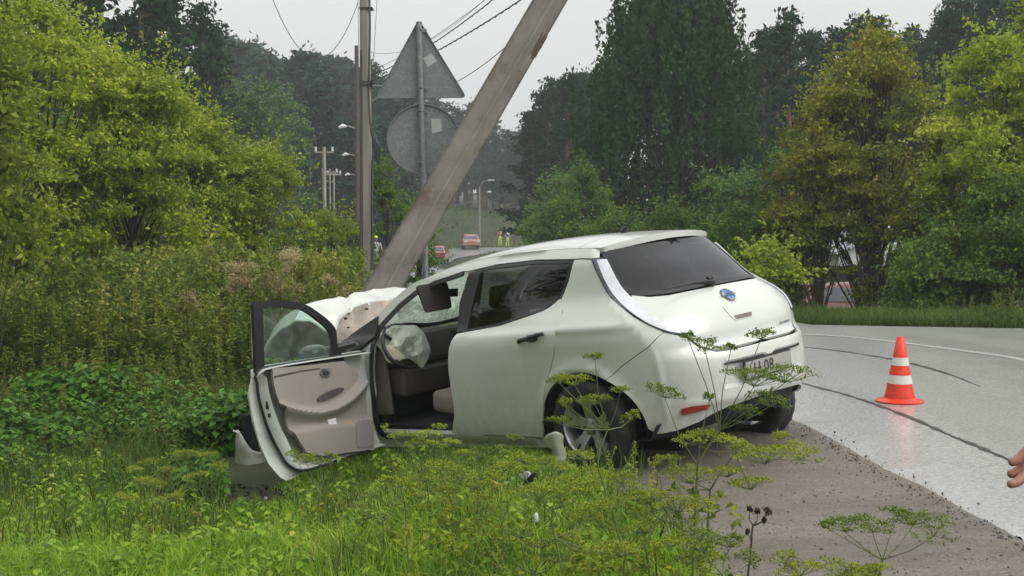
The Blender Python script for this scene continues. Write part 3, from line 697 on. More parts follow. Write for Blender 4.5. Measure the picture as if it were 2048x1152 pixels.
def lawn(n):
    Y = 3.6+8.6*rng.random(n)**.95; X = -6.2+7.6*rng.random(n); XY = np.c_[X, Y]
    e = Xe(Y)-X; edge = 1.75+vnoise(X, Y, .6, 31)*.7
    k = (e > edge) & (rng.random(n) < .35+1.3*(vnoise(X, Y, .25, 32)+.5)) & (X > -.47*Y-.3)
    # the trampled bare patch beside the front wheel
    bare = np.hypot((X+2.05)/.55, (Y-8.5)/.42)+vnoise(X, Y, .2, 57)*.6 < 1
    under = (np.abs(X-.2*(Y-9)+.1) < .0)
    return XY[k & ~bare]
grass('lawn_grass', 230000, lawn, lambda q: .13+.09*sm(q[:, 1], 9.5, 5)+.05*clump(q, .5, 33)+.03*(q[:, 0] > -.8), .0045, M_GRASS, 'bright green grass in the foreground at lower left')
def edgegrass(n):
    Y = 4+8.5*rng.random(n); e = 1.15+1.5*rng.random(n)**.8; X = Xe(Y)-e; k = (rng.random(n) < sm(e, 1.2, 2.1)*.9+.02*0) & (vnoise(X, Y, .3, 35) > -.25)
    return np.c_[X, Y][k]
M_STRAW = leafmat('dry_straw', [(.20, .17, .08), (.30, .26, .13), (.38, .34, .19)], .7, .3, 2)
def straw(n):
    Y = 4+11*rng.random(n); X = rng.uniform(-6.4, .9, n); k = (Xe(Y)-X > 1.6) & (vnoise(X, Y, .5, 61) > -.05); return np.c_[X, Y][k]
grass('dry_stalks', 5200, straw, lambda q: .30+.25*(clump(q, .4, 62)+.5), .0018, M_STRAW, 'dry straw-coloured stalks standing among the grass and weeds', bend=.28)
def rough(n):
    Y = 6+8*rng.random(n); X = rng.uniform(-6.6, -1.2, n); return np.c_[X, Y][(Xe(Y)-X > 2.8) & (rng.random(n) < sm(Y+vnoise(X, Y, .9, 64)*3, 6.4, 10))]
grass('rough_grass', 30000, rough, lambda q: .24+.22*(clump(q, .5, 63)+.5), .004, M_VERGE, 'rough darker grass mixed with the broad-leaved weeds', bend=.4)
grass('edge_grass', 16000, edgegrass, lambda q: .10+.12*(clump(q, .4, 36)+.5), .003, M_VERGE, 'thin dull grass along the edge of the dirt shoulder')
def tallg(n):
    Y = 3.9+5.6*rng.random(n); X = -.9+2.1*rng.random(n)-.05*Y; k = (Xe(Y)-X > 1.55+vnoise(X, Y, .5, 41)*.5) & (vnoise(X, Y, .35, 42) > -.1); return np.c_[X, Y][k]
grass('tall_grass', 9000, tallg, lambda q: .30+.2*clump(q, .4, 43), .0028, M_VERGE, 'taller olive grass between the lawn and the dirt shoulder', bend=.3)
def verge(n):
    X = 1.5+13*rng.random(n); Y0 = np.interp(X, [1.5, 3.9, 4.4, 8.5, 16], [26, 20, 17.6, 16.8, 15.3]); Y = Y0+.02+3.4*rng.random(n)**1.3; return np.c_[X, Y]
grass('verge_grass', 60000, verge, lambda q: .16+.16*(clump(q, .6, 37)+.5)+.06*sm(q[:, 1], 17.5, 20), .007, M_VERGE, 'green grass verge on the far side of the wet road')
def vweed():
    X = random.uniform(2.2, 13); Y0 = np.interp(X, [1.5, 3.9, 4.4, 8.5, 16], [26, 20, 17.6, 16.8, 15.3]); return X, float(Y0)+.9+random.random()*3.5, random.uniform(.2, .38)*(1+.9*max(0, min(1, (X-6.5)/2))), .15
merge_instances(wt, 520, vweed, 'verge_weeds', M_WEED, 'knee-high weeds on the verge below the maples', 'weeds')
def farverge(n):
    Y = 20+45*rng.random(n); side = rng.random(n) < .6; X = np.where(side, Xr(Y)+.05+5*rng.random(n), Xe(Y)-.3-6*rng.random(n)); return np.c_[X, Y]
grass('roadside_grass', 26000, farverge, lambda q: .28+.1*clump(q, .9, 38), .012, M_VERGE, 'rough grass beside the road further away')
def meadow(n):
    Y = 112+45*rng.random(n); X = rng.uniform(-24, 14, n); k = (X > Xr(Y)+1) | (X < Xe(Y)-1); return np.c_[X, Y][k]
grass('far_meadow_grass', 12000, meadow, lambda q: .5+.2*clump(q, 2, 39), .06, M_VERGE, 'grassy slope beyond the far bend of the road')
# low leaves mixed in the lawn
def lowleaf():
    Y = 4+5.5*random.random(); X = random.uniform(-.46*Y, .6)
    if float(Xe(Y))-X < 1.7: return None
    return X, Y, random.uniform(.25, .6), .25
merge_instances(ntp, 900, lowleaf, 'lawn_herbs', M_GRASS, 'low broad leaves mixed in the bright lawn', 'herbs')

# umbel plants --------------------------------------------------------
def umbel_plant(name, Y, basepx, fork, heads, label, mat=M_UMB, group=None, smat=None, th=.0045, leaves=6, cat='plant'):
    """a branched plant: stem from the ground under basepx, through the fork points, to flower heads.
    heads: (px, py, width_px, fork index)"""
    smat = smat or M_STEM
    bx = (basepx-1024)/F*Y; by = Y; bz = Hs(bx, by)-.02
    t = empty(name, (bx, by, bz)); tag(t, label, cat, group); o = Vector((bx, by, bz))
    S = MB(); fk = []
    prev = Vector((0, 0, 0))
    for i, (fx, fy, dy) in enumerate(fork):
        q = P(fx, fy, Y+dy)-o; m = prev.lerp(q, .5)+Vector((random.uniform(-.01, .01), random.uniform(-.01, .01), 0))
        S.tube([prev, m, q], [th*(1-.12*i), th*(.95-.12*i), th*(.85-.12*i)], 6); fk.append(q); prev = q
    FL = NP(); RY = MB(); nfl = 0
    for (hx, hy, hw, fi) in heads:
        yy = Y+random.uniform(-.12, .12)
        c = P(hx, hy, yy)-o; R_ = hw/2/F*Y; f0 = fk[fi]
        stem_end = c-Vector((0, 0, R_*.55)); m = f0.lerp(stem_end, .5)+Vector((random.uniform(-.012, .012), random.uniform(-.01, .01), -.01))
        S.tube([f0, m, stem_end], [th*.5, th*.4, th*.32], 5)
        tilt = rng.normal(size=2)*.18; nr = max(8, int(R_*300))
        for k in range(nr):
            a = 6.283*k/nr+random.uniform(-.2, .2); rr = R_*math.sqrt((k % 4+.4)/3.6)
            e = c+Vector((math.cos(a)*rr, math.sin(a)*rr, (math.cos(a)*tilt[0]+math.sin(a)*tilt[1])*rr-.22*rr*rr/R_+random.uniform(-.004, .004)))
            RY.tube([stem_end, e-Vector((0, 0, .004))], [th*.14+.0003, th*.1+.0003], 3, False)
            n = 20; FL.add(*leaf_quads(np.array(e)+rng.normal(size=(n, 3))*[R_*.13, R_*.13, .0045], 0.0062+.004*rng.random(n), .85, None, 1, 1.2))
    for k in range(leaves):
        u = random.uniform(.15, .9); q = fk[0]*u; a = random.random()*6.283
        for j in range(5):
            L = .05+.03*random.random(); e = q+Vector((math.cos(a)*L*(j+1)*.55, math.sin(a)*L*(j+1)*.55, .03*(j+1)-.012*j*j)); 
            FL.add(*leaf_quads(np.array([e])+rng.normal(size=(3, 3))*.012, .045, .4, np.array([math.cos(a), math.sin(a), 0]), .8, .8))
    S.build('stem', smat, t); RY.build('flower_rays', smat, t); FL.build('flower_head' if mat != M_STEMD else 'seed_head', mat, t)
    return t
GU = 'yellow-green umbel plants in the foreground'
umbel_plant('umbel_plant', 4.3, 1375, [(1395, 930, 0), (1440, 860, 0)], [(1410, 682, 62, 1), (1376, 668, 34, 1), (1462, 690, 30, 1), (1522, 662, 58, 1), (1508, 740, 120, 1), (1570, 735, 110, 1), (1330, 775, 78, 0), (1420, 790, 34, 0), (1540, 790, 84, 1), (1490, 815, 60, 1)],
            'tallest yellow-green umbel plant, in front of the number plate', M_UMBG, GU)
umbel_plant('umbel_plant', 4.4, 1400, [(1420, 980, 0), (1470, 905, 0)], [(1395, 865, 92, 1), (1470, 880, 96, 1), (1530, 895, 120, 1), (1600, 895, 95, 1), (1330, 915, 60, 0), (1380, 938, 110, 0), (1500, 955, 90, 1), (1455, 935, 70, 1), (1560, 868, 40, 1)],
            'bushy umbel plant with wide green heads below the car bumper', M_UMB, GU)
umbel_plant('umbel_plant', 4.9, 1290, [(1195, 930, 0), (1215, 860, 0)], [(1150, 752, 70, 1), (1116, 752, 46, 1), (1190, 708, 44, 1), (1190, 792, 66, 1), (1240, 775, 40, 1), (1262, 828, 44, 1), (1120, 835, 50, 1), (1132, 800, 34, 1)],
            'umbel plant with yellow heads in front of the rear wheel', M_UMB, GU)
umbel_plant('umbel_plant', 4.2, 1725, [(1765, 1120, 0)], [(1690, 1038, 96, 0), (1745, 1040, 88, 0), (1795, 1018, 60, 0), (1826, 1030, 80, 0), (1868, 1045, 100, 0), (1655, 1045, 40, 0)],
            'umbel plant with forked dark stem standing over the bare dirt', M_UMBG, GU)
umbel_plant('umbel_plant', 3.9, 1640, [(1660, 1180, 0)], [(1600, 1128, 90, 0), (1680, 1130, 96, 0), (1735, 1135, 84, 0), (1570, 1110, 60, 0), (1720, 1140, 90, 0)],
            'umbel plant with flower heads just above the lower picture edge', M_UMB, GU)
umbel_plant('umbel_plant', 4.1, 1190, [(1110, 1075, 0), (1105, 1020, 0)], [(1075, 973, 110, 1), (1130, 965, 100, 1), (1165, 972, 60, 1), (1180, 1010, 90, 0), (1045, 935, 40, 1), (1240, 1090, 84, 0), (1200, 1095, 60, 0)],
            'umbel plant with flat yellow head over the black debris', M_UMB, GU)
umbel_plant('umbel_plant', 4.2, 1330, [(1290, 1090, 0), (1325, 1010, 0)], [(1355, 1000, 96, 1), (1318, 985, 66, 1), (1290, 1045, 90, 0), (1370, 1045, 80, 1), (1400, 1005, 70, 1), (1245, 1088, 80, 0), (1345, 1075, 70, 1), (1395, 1080, 84, 1), (1420, 1110, 60, 1)],
            'dense umbel plant low in the middle of the foreground', M_UMB, GU)
umbel_plant('umbel_plant', 6.4, 870, [(850, 930, 0)], [(850, 862, 60, 0), (800, 866, 44, 0), (875, 885, 46, 0), (905, 880, 44, 0), (832, 880, 40, 0), (930, 900, 50, 0), (770, 852, 20, 0), (880, 850, 30, 0)],
            'umbel plant with bright yellow heads before the open doorway', M_UMB, GU)
umbel_plant('umbel_plant', 6.0, 955, [(960, 960, 0)], [(920, 925, 56, 0), (960, 900, 60, 0), (1010, 895, 50, 0), (985, 930, 56, 0), (1030, 870, 40, 0), (900, 950, 56, 0), (1050, 915, 50, 0)],
            'umbel plant with pale heads below the rear door', M_UMBG, GU)
umbel_plant('umbel_plant', 6.8, 635, [(640, 985, 0)], [(612, 912, 50, 0), (640, 918, 50, 0), (585, 905, 30, 0), (665, 908, 30, 0)],
            'umbel plant with small yellow heads before the lower door corner', M_UMB, GU)
umbel_plant('umbel_plant', 7.2, 350, [(352, 985, 0)], [(370, 902, 60, 0), (300, 920, 44, 0), (335, 935, 40, 0), (415, 905, 44, 0), (395, 945, 50, 0), (440, 930, 40, 0)],
            'umbel plant with thin yellow heads left of the front of the car', M_UMB, GU)
umbel_plant('umbel_plant', 7.0, 300, [(305, 1000, 0)], [(300, 958, 60, 0), (270, 935, 36, 0), (345, 990, 50, 0), (250, 990, 40, 0)],
            'low umbel plant at the edge of the trampled patch', M_UMB, GU)
umbel_plant('umbel_plant', 5.2, 815, [(810, 1010, 0)], [(800, 960, 54, 0), (780, 955, 40, 0), (840, 985, 40, 0)],
            'umbel plant with a few yellow heads in the lawn below the door sill', M_UMB, GU)
for bx_, yy_, fk_, hd_, lb_ in (
    (905, 5.6, (905, 1010), [(880, 925, 60), (920, 945, 66), (850, 950, 50), (950, 965, 54), (890, 975, 50)], 'umbel plant with four flat heads left of the yellow litter'),
    (1010, 5.3, (1005, 1040), [(985, 945, 50), (1010, 925, 64), (1045, 910, 56), (970, 985, 50)], 'umbel plant rising between litter and black strip'),
    (1150, 5.0, (1145, 1060), [(1120, 925, 80), (1165, 905, 60), (1090, 915, 56), (1190, 940, 66)], 'umbel plant before the whitish plastic sheet'),
    (1250, 4.6, (1250, 1100), [(1225, 1000, 74), (1275, 985, 60), (1240, 950, 66), (1205, 1040, 60), (1290, 1020, 50)], 'umbel plant at the left edge of the bare dirt'),
    (760, 5.9, (765, 1040), [(745, 985, 40), (790, 1000, 44), (720, 1005, 36)], 'small umbel plant in the lawn under the open doorway'),
    (1440, 3.9, (1445, 1150), [(1400, 1060, 80), (1460, 1075, 74), (1500, 1110, 60), (1380, 1110, 70)], 'umbel plant at the bottom edge left of the dry seed plant'),
    (1060, 4.4, (1065, 1150), [(1040, 1060, 60), (1085, 1080, 64), (1010, 1090, 50), (1110, 1110, 60)], 'umbel plant near the bottom edge under the flat head')):
    umbel_plant('umbel_plant', yy_, bx_, [(fk_[0], fk_[1], 0)], [(a, b, c, 0) for a, b, c in hd_], lb_, M_UMB if bx_ % 20 else M_UMBG, GU)
def herbs():
    Y = random.uniform(4.2, 7.5); X = random.uniform(-.1, .95)-.02*Y
    if float(Xe(Y))-X < 1.4: return None
    return X, Y, random.uniform(.16, .34), .3
merge_instances(wt, 330, herbs, 'edge_herbs', M_WEED, 'knee-high olive herbs between the lawn and the dirt shoulder', 'herbs')
umbel_plant('dry_umbel_plant', 4.2, 1490, [(1503, 1085, 0), (1506, 1050, 0)], [(1500, 1017, 12, 1), (1515, 1022, 10, 1), (1536, 1022, 14, 1), (1495, 1062, 8, 0), (1528, 1040, 8, 1)],
            'thin dry plant with dark seed heads standing over the dirt', M_STEMD, None, M_STEMD, leaves=0)
umbel_plant('dry_umbel_plant', 4.3, 1340, [(1310, 1100, 0), (1330, 1045, 0)], [(1335, 1012, 30, 1), (1300, 1000, 34, 1), (1355, 1030, 20, 1)],
            'thin dark-stemmed plant beside the dense umbel plant', M_UMBG, None, M_STEMD, leaves=1)
# tan seed heads on tall weeds
k = 0
for px, py, wpx, lb in ((470, 530, 44, 'leftmost tan seed head above the weeds'), (495, 520, 40, 'tall tan seed head beside the leftmost one'), (478, 560, 36, 'small tan seed head half sunk in the weeds'), (582, 500, 46, 'highest pinkish tan seed head, behind the door frame'), (560, 552, 60, 'broad yellowish seed head right above the car door'), (575, 570, 50, 'pale seed head just above the black door frame'), (655, 552, 34, 'tan seed head right of the others, near the power pole'), (700, 575, 44, 'orange-tinged seed head at the foot of the leaning pole'), (372, 585, 34, 'white-grey seed head among the weeds on the left')):
    Y = 14.2; X = (px-1024)/F*Y; z = Hs(X, Y); t = empty('seed_head_plant', (X, Y, z)); tag(t, lb+' of tall weeds' if 'weeds' not in lb else lb, 'plant', 'tan seed heads over the weeds')
    top = topz(py, Y)-z; A = NP(); R_ = wpx/2/F*Y*1.25
    for j in range(11):
        c = np.array([random.gauss(0, R_*.45), random.gauss(0, R_*.45), top-R_*.6*abs(random.gauss(0, 1))]); n = 60
        A.add(*leaf_quads(c+rng.normal(size=(n, 3))*[R_*.22, R_*.22, R_*.16], .03, .5, None, 1, .5))
    A.build('seed_head', M_TAN, t); S = MB(); S.tube([(0, 0, 0), (0, 0, top)], [.008, .004], 5); S.build('stem', M_STEMD, t)
# little yellow flowers in the lawn
M_YEL = pmat('yellow_petal', (.75, .50, .03), .5, .15, 30)
for px, py, lb in ((836, 1120, 'single yellow flower low in the lawn, nearest the lower picture edge'), (985, 968, 'yellow flower beside the black debris'), (1026, 1000, 'yellow flower under the black debris'), (884, 950, 'small yellow flower in the grass below the car sill'), (1072, 1058, 'yellow flower head below the flat umbel head')):
    q = G(px, py, .02); z = Hs(q.x, q.y); t = empty('yellow_flower', (q.x, q.y, z)); tag(t, lb, 'flower', 'yellow flowers in the lawn'); hz = .12
    MB().tube([(0, 0, 0), (.005, 0, hz)], [.0015, .001], 5).build('stem', M_STEM, t)
    A = MB()
    for j in range(11):
        a = 6.283*j/11; A.add([(0, 0, hz), (math.cos(a-.2)*.013, math.sin(a-.2)*.013, hz+.004), (math.cos(a)*.02, math.sin(a)*.02, hz+.006), (math.cos(a+.2)*.013, math.sin(a+.2)*.013, hz+.004)], [(0, 1, 2, 3)])
    A.build('petals', M_YEL, t)
# ================================================================ THE WHITE CAR: body surface in car axes (x forward, y left, z up)
def lerp(x,xs,ys): return np.interp(x,xs,ys)
def smooth_tab(xs,ys):
    # monotone-ish cubic (Catmull-Rom) interpolation
    xs=np.array(xs,float);ys=np.array(ys,float)
    m=np.gradient(ys,xs)
    def f(x):
        x=np.clip(np.asarray(x,float),xs[0],xs[-1]); i=np.clip(np.searchsorted(xs,x,side='right')-1,0,len(xs)-2)
        h=xs[i+1]-xs[i]; t=(x-xs[i])/h
        return (2*t**3-3*t**2+1)*ys[i]+(t**3-2*t**2+t)*h*m[i]+(-2*t**3+3*t**2)*ys[i+1]+(t**3-t**2)*h*m[i+1]
    return f
Rz_=smooth_tab([.18,.24,.30,.36,.45,.58,.68,.735,.775,.85,.92,1.02,1.07,1.12,1.20,1.30,1.42,1.50],
               [.76,.79,.815,.845,.885,.90,.895,.87,.81,.79,.765,.70,.65,.585,.505,.41,.27,.19])
XC=smooth_tab([.18,.6,.85,1.0,1.15,1.3,1.42,1.50],[-.53,-.58,-.55,-.42,-.24,-.13,-.05,0.0])
W_r=smooth_tab([.16,.22,.3,.45,.62,.8,.9,.97,1.03,1.08,1.13,1.2,1.3,1.42,1.50],
               [.775,.808,.825,.845,.862,.880,.888,.874,.832,.785,.745,.712,.68,.635,.57])
W_f=smooth_tab([.16,.22,.3,.45,.62,.8,.9,.955,1.0,1.05,1.1,1.2,1.3,1.42,1.50],
               [.77,.815,.835,.855,.872,.882,.876,.855,.815,.79,.768,.727,.685,.635,.57])
PHI=np.radians(62); LR=.95
def W(x,z):
    t=np.clip((x-.15)/.75,0,1); t=t*t*(3-2*t)
    w=W_r(z)*(1-t)+W_f(z)*t
    # wheel arch flare (rear)
    for cx in (0.,2.70):
        r=np.hypot(x-cx,z-.31)
        w=w+.026*np.exp(-((r-.40)/.045)**2)*(z>0)
    w=w-.085*np.clip((-.22-x)/.35,0,1.3)**1.6*np.clip((1.12-z)/.15,0,1)
    w=w+.012*np.exp(-((z-.968)/.020)**2)*np.clip((x+.55)/.2,0,1)*np.clip((1.1-x)/.5,0,1)
    # front taper
    w=w-.10*np.clip((x-2.6)/1.0,0,1.2)**2
    return w
ZE=smooth_tab([-.3,0,.3,.8,1.2,1.43,1.63,1.97,2.23,2.53,2.8],[1.45,1.478,1.497,1.505,1.485,1.455,1.415,1.31,1.14,.93,.80])
PE=0.66
def body(s,z):
    s=np.asarray(s,float); z=np.asarray(z,float)
    xc=XC(z); side=s>=xc
    x=np.where(side,s,0.); y=W(np.maximum(s,xc),z)
    t=np.clip((xc-s)/LR,0,1.0); ph=PHI*(1-t)
    R=Rz_(z); A=(R+xc)/(1-np.cos(PHI)); x0=A-R
    wc=W(xc,z)
    xr=x0-A*np.cos(ph); yr=wc*(np.sin(ph)/np.sin(PHI))**PE
    return np.stack([np.where(side,x,xr),np.where(side,y,yr),z],-1)

CARP = (2.343219674648472, 0.1047018467255489, -0.0799208722778716); CARL = (1.1401807156657895, 8.409509490025899, EYE-1.57363632629974)
car = empty('white_car', CARL, (CARP[2], CARP[1], CARP[0])); tag(car, 'crashed white electric hatchback with its front left door open and nose in the weeds', 'car')
CM = Matrix.Translation(Vector(CARL)) @ Euler((CARP[2], CARP[1], CARP[0])).to_matrix().to_4x4(); CI = CM.inverted()
def crayo(px, py):
    d = CI.to_3x3() @ ray(px, py); o = CI @ Vector((0, 0, EYE)); return o, d
def chit(px, py, pt, nrm):
    o, d = crayo(px, py); n = Vector(nrm); return o+d*((Vector(pt)-o).dot(n)/d.dot(n))
def world2car(v): return CI @ Vector(v)

def paintmat():
    m, nt, b = newmat('white_paint')
    f = noise(nt, 3, 5); c = ramp(nt, f, [(.3, (.58, .60, .56)), (.7, (.62, .64, .60))])
    # road film thrown up on the lower body, patchy
    tc = nt.nodes.new('ShaderNodeTexCoord'); sp = nt.nodes.new('ShaderNodeSeparateXYZ'); nt.links.new(tc.outputs['Object'], sp.inputs[0])
    mr = nt.nodes.new('ShaderNodeMapRange'); mr.inputs['From Min'].default_value = .95; mr.inputs['From Max'].default_value = .2; mr.inputs['To Min'].default_value = 0; mr.inputs['To Max'].default_value = .7
    nt.links.new(sp.outputs['Z'], mr.inputs[0])
    f2 = noise(nt, 13, 8, rough=.8, sc3=(1, 1, .7)); mu = nt.nodes.new('ShaderNodeMath'); mu.operation = 'MULTIPLY'
    r2 = ramp(nt, f2, [(.3, (.15, .15, .15)), (.72, (1, 1, 1))]); nt.links.new(mr.outputs[0], mu.inputs[0]); nt.links.new(r2, mu.inputs[1])
    c = mixc(nt, mu.outputs[0], c, (.26, .245, .20)); nt.links.new(c, b.inputs['Base Color'])
    b.inputs['Roughness'].default_value = .38; b.inputs['Coat Weight'].default_value = .8; b.inputs['Coat Roughness'].default_value = .07
    # rain drops
    v = nt.nodes.new('ShaderNodeTexVoronoi'); v.inputs['Scale'].default_value = 95; nt.links.new(tc.outputs['Object'], v.inputs['Vector'])
    rr = ramp(nt, v.outputs['Distance'], [(0, (1, 1, 1)), (.3, (0, 0, 0))]); bump(nt, b, rr, .0012, .25)
    return m
M_PAINT = paintmat()
M_JAMB = pmat('white_jamb', (.50, .53, .49), .5, .12, 6, dirt=((.34, .31, .26), 14, .55, .75))
M_BLK = pmat('black_trim', (.013, .013, .015), .38, .3, 10)
M_RUB = pmat('tyre_rubber', (.018, .018, .018), .75, .35, 30, bmp=.004, dirt=((.09, .08, .065), 9, .5, .72))
M_UNDER = pmat('underbody', (.012, .012, .012), .8, .4, 8)
M_ALLOY = pmat('alloy', (.42, .42, .41), .38, .15, 12, metal=.75, dirt=((.14, .12, .10), 18, .5, .7))
M_DARKM = pmat('dark_metal', (.06, .06, .062), .5, .4, 14, metal=.6)
M_BEIGE = pmat('beige_trim', (.29, .265, .235), .7, .08, 4, bmp=.002, bscale=300, dirt=((.22, .19, .16), 6, .6, .8))
M_BEIGED = pmat('beige_seat', (.24, .205, .175), .85, .15, 5, bmp=.004, bscale=120)
M_DASH = pmat('dash_plastic', (.07, .06, .055), .6, .25, 6, bmp=.003, bscale=150)
M_BAG = pmat('airbag_cloth', (.62, .66, .58), .85, .08, 3, bmp=.004, bscale=60)
M_LENS = pmat('lamp_lens_clear', (.66, .67, .71), .12, .12, 20, coat=1)
M_LENSD = pmat('lamp_lens_dark', (.035, .04, .07), .1, .3, 20, coat=1)
M_RED = pmat('reflector_red', (.24, .012, .012), .15, .2, 30, coat=1)
M_CHROME = pmat('chrome', (.45, .46, .46), .15, .1, 20, metal=1)
M_BLUE = pmat('badge_blue', (.03, .16, .42), .25, .2, 30, coat=.6)
M_WHITEP = pmat('white_paper', (.75, .75, .80), .7, .05, 10)
M_ORG = pmat('orange_wrapper', (.55, .30, .16), .5, .3, 30)
M_PLATE = pmat('plate_white', (.33, .33, .31), .35, .06, 20, dirt=((.3, .27, .22), 16, .5, .72))
G_TINT = glassmat('tinted_glass', (.14, .13, .13)); G_CLEAR = glassmat('door_glass', (.62, .80, .72), dust=.16); G_REAR = glassmat('rear_glass', (.09, .08, .09), dust=.02)
def crackglass():
    m, nt, b = newmat('cracked_windscreen'); nt.nodes.remove(b)
    t = nt.nodes.new('ShaderNodeBsdfTransparent'); t.inputs[0].default_value = (.72, .86, .78, 1)
    g = nt.nodes.new('ShaderNodeBsdfGlossy'); g.inputs['Roughness'].default_value = .1
    d = nt.nodes.new('ShaderNodeBsdfDiffuse'); d.inputs[0].default_value = (.66, .76, .68, 1)
    tl = nt.nodes.new('ShaderNodeBsdfTranslucent'); tl.inputs[0].default_value = (.66, .78, .70, 1)
    tc = nt.nodes.new('ShaderNodeTexCoord'); v = nt.nodes.new('ShaderNodeTexVoronoi'); v.feature = 'DISTANCE_TO_EDGE'; v.inputs['Scale'].default_value = 16
    nt.links.new(tc.outputs['Object'], v.inputs['Vector']); r = ramp(nt, v.outputs['Distance'], [(0, (.8, .8, .8)), (.05, (.42, .42, .42)), (.3, (.30, .30, .30))])
    f = ramp(nt, noise(nt, 3, 4), [(.4, (.0,)*3), (.7, (.5,)*3)]); ad = mixc(nt, 1.0, r, f, 'ADD')
    m1 = nt.nodes.new('ShaderNodeMixShader'); m1.inputs[0].default_value = .1; m2 = nt.nodes.new('ShaderNodeMixShader'); m3 = nt.nodes.new('ShaderNodeMixShader'); m3.inputs[0].default_value = .5
    nt.links.new(t.outputs[0], m1.inputs[1]); nt.links.new(g.outputs[0], m1.inputs[2]); nt.links.new(d.outputs[0], m3.inputs[1]); nt.links.new(tl.outputs[0], m3.inputs[2])
    nt.links.new(ad, m2.inputs[0]); nt.links.new(m1.outputs[0], m2.inputs[1]); nt.links.new(m3.outputs[0], m2.inputs[2]); nt.links.new(m2.outputs[0], nt.nodes['Material Output'].inputs[0])
    return m
M_CRACK = crackglass()

def inset(poly, g):
    p = np.array(poly, float); A = .5*np.sum(p[:, 0]*np.roll(p[:, 1], -1)-np.roll(p[:, 0], -1)*p[:, 1]); s = 1 if A > 0 else -1
    d = np.roll(p, -1, 0)-p; n1 = np.c_[-d[:, 1], d[:, 0]]/(np.linalg.norm(d, axis=1)[:, None]+1e-9)*s; n0 = np.roll(n1, 1, 0); n = n0+n1; n /= (np.linalg.norm(n, axis=1)[:, None]+1e-9)
    return p+n*g
def rounded(poly, r=.02, n=3):
    out = []; m = len(poly)
    for i in range(m):
        p = np.array(poly[i], float); a = np.array(poly[i-1], float)-p; b = np.array(poly[(i+1) % m], float)-p
        la, lb = np.linalg.norm(a), np.linalg.norm(b); rr = min(r, la*.4, lb*.4); A = p+a/la*rr; B = p+b/lb*rr
        for k in range(n+1):
            t = k/n; out.append(tuple((1-t)**2*A+2*t*(1-t)*p+t*t*B))
    return out
def panel(name, poly, mat, parent, surf=None, mirror=False, both=False, off=0.0, gap=.0035, step=.045, thick=.014, holes=(), flip=None, solid=False, relief=None, wob=0.0):
    """a sheet cut to an outline in the surface's own two coordinates and lifted on to the surface"""
    surf = surf or body
    pi_ = inset(poly, gap)
    if both:
        for i_, q_ in enumerate(poly):
            if surf is body and q_[0] < sc_(q_[1])+.006: pi_[i_, 0] = sc_(q_[1])-.012
    pl = dens([tuple(q) for q in pi_], step*.7); hs_ = [dens([tuple(q) for q in inset(h, -gap)], step*.7) for h in holes]
    V2, T = cdt_fill(pl, step, hs_)
    def lift(V2):
        e = 1e-3; A = surf(V2[:, 0], V2[:, 1]); ds = surf(V2[:, 0]+e, V2[:, 1])-surf(V2[:, 0]-e, V2[:, 1]); dz = surf(V2[:, 0], V2[:, 1]+e)-surf(V2[:, 0], V2[:, 1]-e)
        n = np.cross(dz, ds)*(-1 if flip else 1); n = n/(np.linalg.norm(n, axis=1)[:, None]+1e-12); return A, n
    A, N = lift(V2)
    o = off if not relief else off+relief(V2)[:, None]
    A = A+N*o
    if wob: A = A+N*(vnoise(V2[:, 0]+3, V2[:, 1]+7, .12, 51)*wob)[:, None]
    nv = len(A); T = T if flip else T[:, ::-1]
    # boundary edges -> flange
    ed = {}
    for t in T:
        for i in range(3): ed.setdefault((min(t[i], t[(i+1) % 3]), max(t[i], t[(i+1) % 3])), []).append((t[i], t[(i+1) % 3]))
    B = [v[0] for v in ed.values() if len(v) == 1]
    used = sorted({i for e in B for i in e}); m1 = {u: nv+k for k, u in enumerate(used)}; m2 = {u: nv+len(used)+k for k, u in enumerate(used)}
    V = np.concatenate([A, A[used], A[used]-N[used]*thick]); faces = [tuple(t) for t in T]
    if both: B = [e for e in B if not (abs(A[e[0]][1]) < .012 and abs(A[e[1]][1]) < .012)]
    for a, b in B: faces.append((m1[b], m1[a], m2[a], m2[b]))
    if solid:
        o_ = len(V); V = np.concatenate([V, A-N*thick]); faces += [tuple(o_+i for i in t[::-1]) for t in T]
    NN = np.zeros((len(V), 3)); NN[:nv] = N
    if relief or wob: NN[:] = 0
    res = []
    for mir in ([False, True] if both else [mirror]):
        W_ = V.copy(); n_ = NN.copy(); f_ = faces
        if mir: W_[:, 1] *= -1; n_[:, 1] *= -1; f_ = [f[::-1] for f in faces]
        me = mesh_py(name, W_, f_)
        if not (relief or wob): me.normals_split_custom_set_from_vertices([tuple(q) for q in n_])
        else: smooth_ang(me, 60)
        res.append(link(name, me, mat, parent))
    return res[0] if len(res) == 1 else res
def weldsym(objs, name):
    "join left and mirrored right halves along the centre line"
    bm = bmesh.new()
    for o in objs: bm.from_mesh(o.data)
    bmesh.ops.remove_doubles(bm, verts=[v for v in bm.verts if abs(v.co.y) < .012], dist=.02)
    par, mats = objs[0].parent, list(objs[0].data.materials)
    for o in objs: bpy.data.objects.remove(o)
    me = bm_mesh(name, bm); smooth_ang(me, 38); return link(name, me, mats, par)
def sc_(z): return float(XC(z))-LR
def _unused(z0, z1, n=8): return [(sc_(z)-.0, z) for z in np.linspace(z0, z1, n)]

# ---- dark inner shell so that no light passes between panels
inner = [(2.5, .22), (2.5, .92), (2.24, .93), (2.29, .22)]
